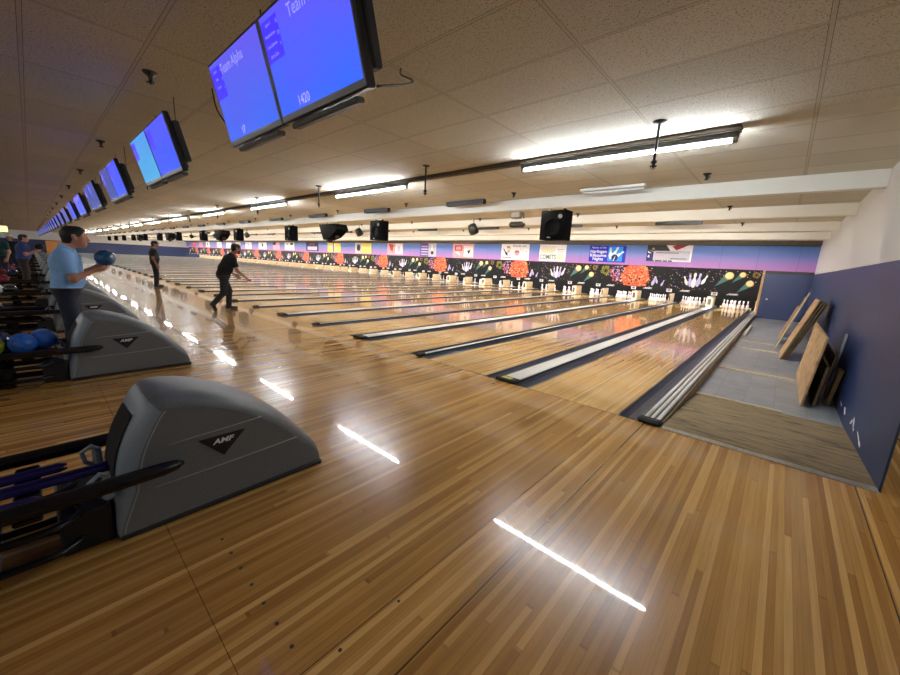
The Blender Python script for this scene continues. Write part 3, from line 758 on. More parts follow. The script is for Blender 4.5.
# unseen strips added behind the beams for lane light, over the seats for fill
def strip(tube):
    r = empty('added_strip_light')
    b = MB(); b.bbox(-.95, .95, -.04, .04, -.04, 0, .006); b.build('housing', M['metal_white'], r)
    b = MB(); b.tube([(-.9, 0, -.058), (.9, 0, -.058)], .015, 8); b.build('tube', M[tube], r)
    return r
s1, s2 = strip('tube_lane'), strip('tube_rear'); n = 0
for row, y in enumerate((3.78, 6.57, 9.52, 12.22)):
    for i in range(25):
        c = s1 if n == 0 else copy_tree(s1); n += 1
        c.location = (-.9-PAIR*i, y, H)
        tag(c, 'added strip light hidden behind the %s beam, %s from the right wall' % (nth(row+1), nth(i+1)), 'strip light', 'added strip lights behind the beams')
for i in range(20):
    c = s2 if i == 0 else copy_tree(s2); c.location = (2.5-4.4*i, -9.8, H)
    tag(c, 'added fill strip light over the seats behind the ball racks, %s from the right wall' % nth(i+1), 'strip light', 'added fill strip lights over the seats')
# sprinklers: long drop rods by the foul line, short heads elsewhere
def rod():
    r = empty('sprinkler_drop')
    b = MB(); b.lathe([(.06, 0), (.06, -.008), (.03, -.02), (.014, -.022)], n=14); b.build('ceiling_plate', M['black'], r)
    b = MB(); b.tube([(0, 0, -.01), (0, 0, -.36)], .013, 8); b.build('pipe', M['black'], r)
    b = MB(); b.lathe([(.012, -.35), (.028, -.36), (.028, -.375), (.014, -.385), (.012, -.4), (.034, -.402), (.034, -.406), (.008, -.41), (.01, -.425)], n=10)
    b.tube([(.012, 0, -.395), (.024, 0, -.415), (.006, 0, -.44)], .003, 5); b.tube([(-.012, 0, -.395), (-.024, 0, -.415), (-.006, 0, -.44)], .003, 5); b.build('nozzle', M['rubber'], r)
    return r
rp = rod()
for i in range(24):
    c = rp if i == 0 else copy_tree(rp); c.location = (-.104-3.24*i, .33, H)
    tag(c, 'black sprinkler drop pipe hanging by the lit strips, %s from the right wall' % nth(i+1), 'sprinkler', 'sprinkler drop pipes')
def head():
    b = MB(); b.lathe([(.055, 0), (.05, -.012), (.022, -.03), (.016, -.04), (.014, -.07), (.018, -.075), (.032, -.078), (.032, -.082), (.006, -.084), (.004, -.095)], n=12)
    b.box(.02, .04, -.008, .008, -.06, -.04); b.tube([(.014, 0, -.05), (.03, 0, -.05)], .005, 6)
    return b.build('ceiling_sprinkler', M['black'])
hp = head(); hp.data.materials[0] = M['black']; n = 0
for row, (y, x0, cnt, nm) in enumerate(((-3.05, -3.2, 22, 'over the seats'), (2.77, -.04, 20, 'before the first beam'), (5.94, -.06, 20, 'behind the first beam'), (9.0, -.06, 14, 'behind the second beam'))):
    for i in range(cnt):
        c = hp if n == 0 else hp.copy()
        if n: COL.objects.link(c)
        n += 1
        c.location = (x0-3.27*i, y, H)
        tag(c, 'small black ceiling sprinkler head %s, %s from the right wall' % (nm, nth(i+1)), 'sprinkler', 'short sprinkler heads')

# ---------------------------------------------------------------- loudspeakers and effect lights over the lanes
def speaker():
    r = empty('loudspeaker')
    b = MB(); b.bbox(-.3, .3, -.17, .17, -.64, 0, .012); b.build('cabinet', M['speaker'], r)
    b = MB()
    rx = Matrix.Rotation(PI/2, 3, 'X')
    b.lathe([(.21, 0), (.215, .012), (.19, .016), (.13, -.02), (.06, -.03), (.05, -.012), (.0, -.006)], (0, -.176, -.37), 24, rot=rx); b.build('woofer', M['speaker'], r)
    b = MB(); b.lathe([(.05, 0), (.05, .008), (.02, -.006), (0, -.004)], (.17, -.174, -.14), 14, rot=rx); b.build('tweeter', M['metal_grey'], r)
    b = MB(); b.bbox(-.1, -.02, -.178, -.171, -.60, -.57, .003); b.build('badge', M['metal_white'], r)
    b = MB(); b.bbox(-.2, -.16, -.03, .03, 0, .19, .004); b.bbox(.16, .2, -.03, .03, 0, .19, .004); b.build('bracket', M['black'], r)
    return r
sp0 = speaker()
for i in range(12):
    c = sp0 if i == 0 else copy_tree(sp0); c.location = (-3.02-6.5*i, 4.15, H-.185)
    tag(c, 'black loudspeaker hung behind the first beam, %s from the right wall' % nth(i+1), 'loudspeaker', 'loudspeakers over the lanes')
def projector():
    r = empty('effect_light')
    b = MB(); b.bbox(-.15, .15, -.13, .13, -.16, 0, .02); b.build('upper_box', M['metal_grey'], r)
    b = MB(); b.bbox(-.23, .23, -.12, .12, -.40, -.25, .06); b.build('lamp_head', M['black'], r)
    b = MB(); b.tube([(-.14, 0, -.12), (-.2, 0, -.24), (-.2, 0, -.32)], .012, 6); b.tube([(.14, 0, -.12), (.2, 0, -.24), (.2, 0, -.32)], .012, 6); b.build('yoke', M['metal_white'], r)
    return r
c = projector(); c.location = (-4.72, 5.2, H); tag(c, 'black effect light with pale yoke beside the first loudspeaker from the right wall', 'effect light', 'effect lights over the lanes')
c2 = copy_tree(c); c2.location = (-27.9, 4.1, H); tag(c2, 'black effect light with a pale yoke above the fourth loudspeaker from the right wall', 'effect light', 'effect lights over the lanes')
def wedge():
    r = empty('wedge_loudspeaker')
    b = MB(); P = [(-.62, 0), (.62, 0), (.75, -.22), (.2, -.5), (-.3, -.6)]
    b.prism(P, -.25, .25); b.build('cabinet', M['speaker'], r)
    b = MB(); b.bbox(-.34, -.16, -.1, .1, -.70, -.55, .02); b.bbox(.28, .42, -.08, .08, -.52, -.42, .02); b.build('driver_boxes', M['rubber'], r)
    b = MB(); b.tube([(-.4, 0, 0), (-.4, 0, .2)], .015, 6); b.tube([(.4, 0, 0), (.4, 0, .2)], .015, 6); b.build('hanger', M['black'], r)
    return r
wd = wedge()
for i, x in enumerate((-12.75, -25.8, -38.9, -52)):
    c = wd if i == 0 else copy_tree(wd); c.location = (x, 4.3, H-.2)
    tag(c, 'large tilted black wedge loudspeaker hung under the ceiling, %s from the right wall' % nth(i+1), 'loudspeaker', 'wedge loudspeakers')
def parcan():
    r = empty('spot_light')
    b = MB(); b.lathe([(.02, .2), (.13, .17), (.16, 0), (.15, -.12), (.0, -.1)], n=16, rot=Matrix.Rotation(.6, 3, 'X')); b.build('lamp_can', M['black'], r)
    b = MB(); b.tube([(0, .0, .16), (0, 0, .36)], .018, 6); b.tube([(0, 0, .34), (.9, 0, .34)], .014, 6); b.build('arm', M['metal_grey'], r)
    return r
pc_ = parcan()
for i, x in enumerate((-6.9, -13.4, -19.9, -26.4, -32.9, -39.4)):
    c = pc_ if i == 0 else copy_tree(pc_); c.location = (x, 6.0, H-.345)
    tag(c, 'small round black spot lamp on an arm under the ceiling, %s from the right wall' % nth(i+1), 'spot lamp', 'spot lamps over the lanes')

# ---------------------------------------------------------------- scoreboard televisions
TW, TH = .792, .487
RX = Matrix.Rotation(math.radians(14.5), 3, 'X')
def tv(scr, detail, variant):
    r = empty('television')
    b = MB(); b.bbox(-TW/2, TW/2, -.02, .03, -TH/2, TH/2, .008, rot=RX)
    b.bbox(-TW/2+.1, TW/2-.1, .03, .075, -TH/2+.06, TH/2-.08, .015, rot=RX); b.build('case', M['screen_bezel'], r)
    b = MB(); b.box(-TW/2+.019, TW/2-.019, -.0215, -.019, -TH/2+.036, TH/2-.019, rot=RX); b.build('screen', M[scr], r)
    def f3(a, z, d=.0225): return tuple(RX @ Vector((a, -d, z)))
    def q(x0, x1, z0, z1, d):
        b = MB(); b.add([f3(x0, z0, d), f3(x1, z0, d), f3(x1, z1, d), f3(x0, z1, d)], [(0, 1, 2, 3)]); return b
    def line(nm, t, size, fn): b = MB(); put_text(b, t, size, fn); b.build(nm, M['scr_text'], r)
    q(-TW/2+.02, -TW/2+.2, .03, .2, .0225).build('score_box', M['scr_panel'], r)
    if detail:
        [line('team_name', t, .075, lambda a, c: f3(a+o_, c+.165, .0228)) for t, o_ in ((('Team', -.01), ('2', .115)) if variant else (('Team', -.125), ('Alpha', .06)))]
        for i, t in enumerate(('Lane 1', 'Hendrickson', 'Lana Storms', 'Jerry Zoe') if variant else ('Lane 2', 'Mike', 'Tony R')):
            line('score_row', t, .022, lambda a, c: f3(a-TW/2+.1, c+.18-.042*i, .0232))
        for i, t in enumerate(('10', '20', '9')): line('score_number', t, .022, lambda a, c: f3(a-TW/2+.185, c+.17-.045*i, .0232))
        line('total_number', '1420' if variant else '17', .06, lambda a, c: f3(a-.12, c-.175, .0228))
    b = MB(); b.bbox(-.2, .2, .03, .10, -.2, .2, .01, rot=RX); b.bbox(-.37, -.31, .03, .085, -.17, .15, .01, rot=RX); b.bbox(.33, .40, .03, .085, -.17, .17, .01, rot=RX); b.tube([(0, .07, .0), (0, .11, .06), (0, .11, H-2.412)], .004, 6); b.build('ceiling_mount', M['rubber'], r)
    b = MB(); b.bbox(-TW/2+.05, TW/2-.12, .0, .05, -TH/2-.03, -TH/2-.004, .006, rot=RX); b.build('sound_bar', M['fixture_grey'], r)
    return r
A = tv('scr_violet2', True, 0); B = tv('scr_violet', True, 1); C_ = tv('scr_cyan', False, 0); D_ = tv('scr_blue', False, 1); E_ = tv('scr_slate', False, 0)
U = set()
def place_tv(p, x, lab):
    c = p if p.name not in U else copy_tree(p); U.add(p.name)
    c.location = (x, -2.905, 2.412); tag(c, lab, 'television', 'hanging scoreboard televisions')
for j in range(28):
    xc = -1.175-2.87*j
    pl, pr = (A, B) if j == 0 else (C_, D_) if j == 1 else (E_, D_) if j in (2, 5) else (E_, E_)
    if j in (4,): pl = pr = A
    nm = 'pair of hanging televisions, %s pair from the right wall' % nth(j+1)
    ap = {0: ('violet-blue', 'violet-blue Team 2'), 1: ('cyan', 'bright blue')}.get(j, ('bluish', 'bluish'))
    place_tv(pl, xc-TW/2-.004, 'left %s television of the %s hanging pair from the right wall' % (ap[0], nth(j+1)))
    place_tv(pr, xc+TW/2+.004, 'right %s television of the %s hanging pair from the right wall' % (ap[1], nth(j+1)))
def cable(name, pts, lab):
    b = MB(); q = [Vector(p) for p in pts]; P = []
    for i in range(len(q)-1):
        p0, p1, p2, p3 = q[max(0, i-1)], q[i], q[i+1], q[min(len(q)-1, i+2)]
        for t in range(6):
            u = t/6; P.append(.5*((2*p1)+(-p0+p2)*u+(2*p0-5*p1+4*p2-p3)*u*u+(-p0+3*p1-3*p2+p3)*u**3))
    P.append(q[-1]); b.tube(P, .006, 6); tag(b.build(name, M['rubber']), lab, 'cable')
cable('television_cable', [(-.4, -2.80, 2.2), (-.5, -2.55, 2.32), (-.85, -2.2, 2.55), (-1.400, -1.833, 2.86), (-1.400, -1.833, H)], 'short black cable curving up from the nearest television to the ceiling')
cable('television_cable', [(-2.02, -2.78, 2.2), (-2.3, -2.7, 2.42), (-2.7, -2.62, 2.5), (-3.0, -2.62, 2.7), (-3.1, -2.62, H)], 'black cable sagging between the first two pairs of hanging televisions')
cable('television_cable', [(-5.3, -2.78, 2.2), (-5.7, -2.72, 2.36), (-6.0, -2.62, 2.6), (-6.05, -2.6, H)], 'black cable sagging between the second and third pairs of televisions')

# ---------------------------------------------------------------- ball returns
def catmull(q, n=6):
    q = [Vector(p) for p in q]; P = []
    for i in range(len(q)-1):
        p0, p1, p2, p3 = q[max(0, i-1)], q[i], q[i+1], q[min(len(q)-1, i+2)]
        for t in range(n):
            u = t/n; P.append(.5*((2*p1)+(-p0+p2)*u+(2*p0-5*p1+4*p2-p3)*u*u+(-p0+3*p1-3*p2+p3)*u**3))
    return P+[q[-1]]
def ball_return():
    r = empty('ball_return')
    # side outline of the shell (y, z), back foot -> crest -> nose -> front foot
    back = [(-.0, .015), (.004, .14), (.018, .30), (.055, .46), (.11, .585), (.155, .665), (.195, .702)]
    top = [(.25, .718), (.33, .714), (.45, .684), (.6, .618), (.74, .53), (.88, .415), (1.0, .275), (1.07, .185), (1.095, .13)]
    front = [(1.10, .08), (1.10, .015)]
    ol = [tuple(p)[:2] for p in catmull([(a, z, 0) for a, z in back+top], 4)]+front
    N = len(ol)
    # outward normals for the inset of the rounded edges
    cx, cz = .5, .22
    def inset(d):
        P = []
        for i, (a, z) in enumerate(ol):
            a0, z0 = ol[max(0, i-1)]; a1, z1 = ol[min(N-1, i+1)]
            t = Vector((a1-a0, z1-z0)); t.normalize(); nx, nz = -t.y, t.x
            k = min(1., max(0., (z-.05)/.2)); k2 = k if a > .15 else k*.8+.2
            P.append((a-nx*d*k2, z-nz*d*k2))
        P[0] = (P[0][0], .015); P[-1] = (P[-1][0], .015)
        return P
    w = .245
    lay = [(-w, .075), (-w+.006, .05), (-w+.02, .028), (-w+.05, .012), (-w+.10, .004), (0, 0), (w-.10, .004), (w-.05, .012), (w-.02, .028), (w-.006, .05), (w, .075)]
    V = []; F = []; mm = []
    for x, d in lay:
        for a, z in inset(d): V.append((x*(1-.10*max(0, a-.5)), a, z))
    L = len(lay)
    nb = len(catmull([(a, z, 0) for a, z in back], 4))-2
    b = MB(); fr = MB()
    for i in range(L-1):
        for k in range(N-1):
            F.append((i*N+k, i*N+k+1, (i+1)*N+k+1, (i+1)*N+k)); mm.append(1 if k < nb else 0)
    o = len(b.v); b.v += V
    for f, m_ in zip(F, mm): b.f.append(list(f)); b.m.append(m_); b.sm.append(True)
    for s in (0, L-1): b.f.append([s*N+k for k in range(N)]); b.m.append(0); b.sm.append(False)
    b.f.append([i*N for i in range(L)]+[i*N+N-1 for i in range(L)][::-1]); b.m.append(0); b.sm.append(False)
    sh = b.build('hood', [M['hood'], M['hood_frame']], r)
    # ridges along the sides, and the foot line
    b = MB()
    for s in (-1, 1):
        wx = lambda a: s*(w*(1-.10*max(0, a-.5))-.0005)
        for q in ([(.24, .45), (.36, .456), (.5, .462), (.6, .466), (.71, .472)], [(.17, .235), (.4, .24), (.5, .242), (.7, .248), (.93, .258)], [(a+.012, z) for a, z in inset(.075)[1:nb+2]]):
            b = MB(); b.tube([(wx(a), a, z) for a, z in q], .004, 5); b.build('side_ridge', M['hood_line'], sh)
    b = MB(); b.bbox(-w-.004, w+.004, .01, 1.106, 0, .03, .006); b.build('foot_strip', M['rubber'], r)
    # ball exit at the back: shade of the hollow painted as a dark sheet
    b = MB(); E = [p for p in inset(-.003)[8:nb-5]]
    Vd = []; n = len(E)
    for i, (a, z) in enumerate(E):
        t = i/(n-1); ww = .15-.02*t
        Vd += [(-ww, a-.001, z), (ww, a-.001, z)]
    b.add(Vd, [(2*i, 2*i+1, 2*i+3, 2*i+2) for i in range(n-1)], smooth=True); b.build('ball_door', M['pit'], r)
    # emblem: black inverted triangle with pale letters, both sides
    for s in (-1, 1):
        b = MB(); x = s*(w+.0005)
        T = [(.372, .425), (.612, .425), (.492, .298)]
        Vt = [(x-s*.004, a, z) for a, z in T]+[(x+s*.002, a, z) for a, z in T]
        b.add(Vt, [(0, 1, 2), (3, 4, 5), (0, 1, 4, 3), (1, 2, 5, 4), (2, 0, 3, 5)], m=0)
        put_text(b, 'AMF', .042, lambda u, v: (x+s*.0028, .492+s*u*1.25, .392+v), m=1, bold=.0015, shear=.25)
        b.build('emblem', [M['sign_black'], M['white_ink']], sh)
    # rack behind the hood: rails along -y
    yb = -2.15
    for s in (-1, 1):
        b = MB(); R = [.008, .026, .034]+[.036]*3
        b.tube([(s*.292, .29, .352), (s*.292, .26, .35), (s*.292, .20, .347), (s*.292, 0, .345), (s*.292, -1.2, .345), (s*.292, yb, .345)], R, 12)
        b.build('side_rail', M['gloss_black'], r)
    for xs, ye in (((-.165, -.115), -.13), ((-.028, .028), .06), ((.14, .165), -.22)):
        for x in xs:
            b = MB(); b.tube([(x, ye, .312), (x, ye-.03, .315), (x, yb, .315)], [.006, .016, .016], 8); b.build('ball_rail', M['blue_rail'], r)
    for y in (-.27, -.85, -1.45, -2.05):
        b = MB(); b.bbox(-.285, .285, y-.045, y+.045, .272, .302, .008); b.build('cross_plate', M['gloss_black'], r)
    for y in (-.47, -1.95):
        b = MB(); b.bbox(-.06, .06, y-.05, y+.05, 0, .275, .012); b.bbox(-.2, .2, y-.09, y+.09, 0, .025, .008); b.build('pedestal', M['gloss_black'], r)
    # lower shelf: long loops of tube
    for z, e in ((.205, -.10), (.075, -.10)):
        for s in (-1, 1):
            P = [(s*.27, yb, z), (s*.27, e-.14, z)]+[(s*(.16+.11*math.cos(t)), e-.14+.13*math.sin(t), z) for t in [PI*i/8 for i in range(1, 8)]]+[(s*.05, e-.14, z), (s*.05, yb, z)]
            b = MB(); b.tube(P, .017, 8); b.build('lower_loop', M['gloss_black'], r)
    for y in (-.42, -1.3, -2.0):
        b = MB(); b.bbox(-.285, .285, y-.035, y+.035, .03, .06, .006); b.bbox(-.285, .285, y-.035, y+.035, .16, .19, .006)
        for s in (-1, 1): b.bbox(s*.2-.03, s*.2+.03, y-.03, y+.03, 0, .19, .006)
        b.build('shelf_bracket', M['gloss_black'], r)
    b = MB(); b.bbox(-.2, .2, -.19, -.005, 0, .2, .01); b.build('lift_box', M['black'], r)
    for s in (-1, 1):
        b = MB()
        b.tube([(s*.2, -.01, .24), (s*.2, -.06, .28), (s*.2, -.07, .34), (s*.19, -.03, .37), (s*.18, .0, .34)], .012, 6)
        b.bbox(s*.21-.03, s*.21+.03, -.03, .01, .24, .345, .012)
        b.build('side_guard', M['hood_frame'], r)
    return r
br = ball_return()
BRX = [-1.445-3.29*i for i in range(14)]
BRY = -3.765
for i, x in enumerate(BRX):
    c = br if i == 0 else copy_tree(br); c.location = (x, BRY, 0)
    tag(c, ('grey ball return hood with black emblem and empty black rack, nearest the camera' if i == 0 else
            'grey ball return hood with black rack holding blue balls, second from the right wall' if i == 1 else
            'grey ball return hood with black rack on the approach, %s from the right wall' % nth(i+1)), 'ball return', 'ball returns on the approach')
def ball(x, y, z, m, lab, cat='bowling ball', grp=None):
    b = MB(); b.sphere((0, 0, 0), .108, 32)
    o = b.build('bowling_ball', M[m]); o.location = (x, y, z)
    b = MB()
    for (u, v) in ((.02, .03), (-.02, .032), (0, -.03)):
        n_ = Vector((u, v, math.sqrt(.1083**2-u*u-v*v))); b.lathe([(.0, 0), (.012, 0), (.012, .0006), (0, .0006)], n_, 10, rot=Vector((0, 0, 1)).rotation_difference(n_.normalized()).to_matrix())
    b.build('finger_holes', M['pit'], o); o.rotation_euler = (random.uniform(-1, 1), random.uniform(-1, 1), 0)
    return tag(o, lab, cat, grp)
zb = .348+math.sqrt(.124**2-.0715**2)
def rackball(i, side, y, m, lab):
    # each ball sits between the middle rail pair and one side pair
    ball(BRX[i]+(-.0715 if side < 0 else .084), y, .315+(.1165 if side < 0 else .111), m, lab, grp='bowling balls on the racks')
rackball(1, -1, BRY-.145, 'ball_blue', 'bright blue swirled bowling ball on the second rack, next to the hood')
rackball(1, 1, BRY-.294, 'ball_blue', 'bright blue swirled bowling ball on the second rack, further from the hood')
rackball(1, -1, BRY-.46, 'ball_navy', 'dark navy bowling ball on the far side of the second rack')
rackball(1, 1, BRY-.512, 'ball_green', 'olive green bowling ball at the edge of the second rack')
rackball(2, 1, BRY-.62, 'ball_black', 'black bowling ball on the third rack from the right wall')
rackball(3, 1, BRY-.52, 'ball_black', 'black bowling ball on the fourth rack, nearer the hood')
rackball(3, -1, BRY-.72, 'ball_white', 'pale bowling ball on the fourth rack behind the black one')
rackball(4, 1, BRY-.70, 'ball_red', 'red swirled bowling ball on the fifth rack, nearer the hood')
rackball(4, 1, BRY-.93, 'ball_white', 'pale bowling ball on the fifth rack beside the red one')
rackball(5, 1, BRY-.6, 'ball_navy', 'dark navy bowling ball on the sixth rack')
rackball(5, 1, BRY-.84, 'ball_red', 'red swirled bowling ball on the sixth rack')
rackball(6, 1, BRY-.7, 'ball_red', 'red swirled bowling ball on the seventh rack')
rackball(6, 1, BRY-.94, 'ball_white', 'pale bowling ball on the seventh rack')

# ---------------------------------------------------------------- boards by the right wall
def plank(x0, x1, y0, y1, zt, th, m, lab, cat='board', dy=0., cut=0.):
    """board standing on the sunken floor at x0 and leaning to x1 at its top"""
    d = Vector((x1-x0, 0, zt-GF)); L = d.length; d.normalize(); nrm = Vector((d.z, 0, -d.x))
    b = MB(); P = [(y0, 0), (y1, 0), (y1+dy, L-cut), (y0+dy+(.0 if not cut else .0), L)]
    V = [Vector((x0, 0, GF+.002))+Vector((0, y, 0))+d*l for y, l in P]; V += [v+nrm*th for v in V]
    # keep the lowest edge on the floor
    c = Vector((x0, (y0+y1)/2, GF+.002))
    b.add([v-c for v in V], [(0, 1, 2, 3), (4, 5, 6, 7), (0, 1, 5, 4), (1, 2, 6, 5), (2, 3, 7, 6), (3, 0, 4, 7)])
    o = b.build('leaning_board', M[m], loc=c+Vector((0, 0, max(0., nrm.z*-th)))); return tag(o, lab, cat, 'boards leaning by the right wall')
plank(1.47, 1.555, 2.5, 4.75, .79, .02, 'plywood', 'large tan plywood sheet leaning nearest the camera on the grey floor', cut=.0)
plank(1.585, 1.63, 2.62, 4.3, .42, .03, 'plywood_old', 'short brown board standing behind the large plywood sheet')
plank(1.64, 1.69, 2.75, 4.0, .55, .02, 'plywood_old', 'medium brown board standing between the plywood sheet and the wall')
plank(1.72, 1.775, 2.85, 3.05, .36, .04, 'plywood', 'narrow tan board end against the blue wall')
plank(1.735, 1.79, 3.3, 3.42, .78, .018, 'sign_grey', 'narrow grey strip standing against the blue wall')
for i in range(4):
    plank(1.235+.03*i, 1.60+.045*i, 6.0+.02*i, 7.15+.05*i, 1.10-.02*i, .02, 'plywood' if i == 0 else 'plywood_old',
          ('tall tan board leaning on the blue wall, foremost of the tilted stack' if i == 0 else 'brown board in the tilted stack, %s behind the tall tan board' % nth(i)))
plank(1.14, 1.50, 7.6, 7.78, 1.20, .02, 'pine', 'narrow pale strip leaning beyond the tall tan board')
plank(1.17, 1.50, 8.3, 9.2, 1.06, .02, 'plywood_old', 'brown board leaning beyond the narrow pale strip')
plank(1.19, 1.44, 9.9, 10.8, .74, .02, 'plywood_old', 'small brown board leaning furthest from the camera')
for i, (y, x1) in enumerate(((1.95, 1.3), (4.05, 1.44), (6.75, 1.20), (8.0, 1.12))):
    b = MB(); b.bbox(.42, x1, y, y+.06, GF, GF+.022, .004)
    tag(b.build('floor_batten', M['pine']), 'pale timber batten lying across the grey floor, %s from the ramp' % nth(i+1), 'batten', 'battens on the grey floor')
b = MB(); b.tube([(.47, 9.1, GF+.045), (.475, 11.6, GF+.045)], .045, 12)
tag(b.build('cardboard_tube', M['cap_white']), 'pale tube lying on the grey floor along the lane side', 'tube')

# ---------------------------------------------------------------- the far end of the seating side
b = MB(); b.bbox(-.045, 0, -.85, .85, 0, 1.62, .01)
tag(b.build('timber_screen', M['counter'], loc=(XL+.05, -1.4, 0)), 'amber timber screen standing at the far left wall', 'screen')
b = MB(); b.bbox(-.05, .05, -.55, .55, -.2, .2, .02); o = b.build('hanging_sign', M['glow_sign'], loc=(-40, -5.35, H-.72))
b = MB(); b.tube([(0, -.4, .2), (0, -.4, .72)], .01, 6); b.tube([(0, .4, .2), (0, .4, .72)], .01, 6); b.build('hanger', M['metal_grey'], o)
tag(o, 'lit pale yellow sign hanging from the ceiling at the far left', 'sign')
# ---------------------------------------------------------------- people: one continuous body each, clothes and hair as children
def rcone(P, a, b_, ra, rb):
    a = np.array(a); b_ = np.array(b_); ba = b_-a; l2 = max(1e-9, ba@ba)
    t = np.clip(((P-a)@ba)/l2, 0, 1)
    d = np.linalg.norm(P-(a+t[:, None]*ba), axis=1)
    return d-(ra+(rb-ra)*t)
def field(P, prims, k):
    D = None
    for q in prims:
        d = rcone(P, *q[:4])
        if len(q) > 4 and q[4] is not None:
            for (pt, nn) in q[4]: d = np.maximum(d, (P-np.array(pt))@np.array(nn))
        if D is None: D = d
        else:
            h = np.clip(.5+.5*(D-d)/k, 0, 1); D = D*(1-h)+d*h-k*h*(1-h)
    return D
def surf(prims, res, k=.03, clips=()):
    lo = np.min([np.minimum(np.array(q[0])-max(q[2:4]), np.array(q[1])-max(q[2:4])) for q in prims], axis=0)-res*3
    hi = np.max([np.maximum(np.array(q[0])+max(q[2:4]), np.array(q[1])+max(q[2:4])) for q in prims], axis=0)+res*3
    n = np.ceil((hi-lo)/res).astype(int)+1
    g = np.stack(np.meshgrid(*[lo[i]+res*np.arange(n[i]) for i in range(3)], indexing='ij'), -1).reshape(-1, 3)
    Fv = field(g, prims, k)
    for (pt, nn) in clips: Fv = np.maximum(Fv, (g-np.array(pt))@np.array(nn))
    Fv = Fv.reshape(n)
    s = Fv < 0
    nx, ny, nz = n-1
    acc = np.zeros((nx, ny, nz, 3)); cnt = np.zeros((nx, ny, nz))
    C = [(i, j, l) for i in (0, 1) for j in (0, 1) for l in (0, 1)]
    def corner(A, c): return A[c[0]:c[0]+nx, c[1]:c[1]+ny, c[2]:c[2]+nz]
    for c in C:
        for ax in range(3):
            if c[ax]: continue
            d = list(c); d[ax] = 1; d = tuple(d)
            f0, f1 = corner(Fv, c), corner(Fv, d); x = (f0 < 0) != (f1 < 0)
            t = np.where(x, f0/np.where(x, f0-f1, 1), 0)
            p = np.zeros((nx, ny, nz, 3)); p[...] = c; p[..., ax] += t
            acc += np.where(x[..., None], p, 0); cnt += x
    act = cnt > 0; idx = -np.ones((nx, ny, nz), int); idx[act] = np.arange(act.sum())
    ii = np.argwhere(act); V = lo+(ii+acc[act]/cnt[act][:, None])*res
    F = []
    for ax in range(3):
        o1, o2 = [a for a in range(3) if a != ax]
        sl0 = [slice(None)]*3; sl1 = [slice(None)]*3; sl0[ax] = slice(0, -1); sl1[ax] = slice(1, None)
        e = np.argwhere(s[tuple(sl0)] != s[tuple(sl1)])
        e = e[(e[:, o1] > 0) & (e[:, o2] > 0) & (e[:, o1] < n[o1]-1) & (e[:, o2] < n[o2]-1)]
        def at(da, db):
            q = e.copy(); q[:, o1] -= da; q[:, o2] -= db; return idx[q[:, 0], q[:, 1], q[:, 2]]
        Q = np.stack([at(1, 1), at(0, 1), at(0, 0), at(1, 0)], 1)
        F.append(Q[(Q >= 0).all(1)])
    return V.tolist(), np.concatenate(F).tolist()
def skin_obj(name, prims, m, parent, res=.012, k=.03, clips=()):
    b = MB(); V, F = surf(prims, res, k, clips); b.add(V, F, smooth=True); return b.build(name, M[m], parent)
def hand(w, d, pn, curl, side, L=1.):
    """palm, four unequal bent fingers and a thumb. w wrist, d along the hand, pn palm normal; side +1 puts the thumb on d x pn"""
    w, d, pn = Vector(w), Vector(d).normalized(), Vector(pn); pn = (pn-d*pn.dot(d)).normalized(); t = d.cross(pn)*side
    out = [(w, w+d*.075*L, .026, .03)]
    for i, (o, l) in enumerate(((.03, .07), (.011, .082), (-.009, .076), (-.028, .058))):
        a = w+d*.075*L+t*o
        d1 = (d*math.cos(curl)+pn*math.sin(curl)); p1 = a+d1*l*.5; d2 = (d*math.cos(curl*2.1)+pn*math.sin(curl*2.1)); p2 = p1+d2*l*.5
        out += [(w+d*.04+t*o, a, .015, .0115), (a, p1, .0115, .0105), (p1, p2, .0105, .009)]
    a = w+d*.025+t*.03; p1 = a+(d*.6+t*.7+pn*.25)*.045; p2 = p1+(d*.9+t*.2+pn*.4)*.035
    out += [(a, p1, .014, .0125), (p1, p2, .0125, .0105)]
    return [tuple([tuple(q[0]), tuple(q[1]), q[2], q[3]]) for q in out]
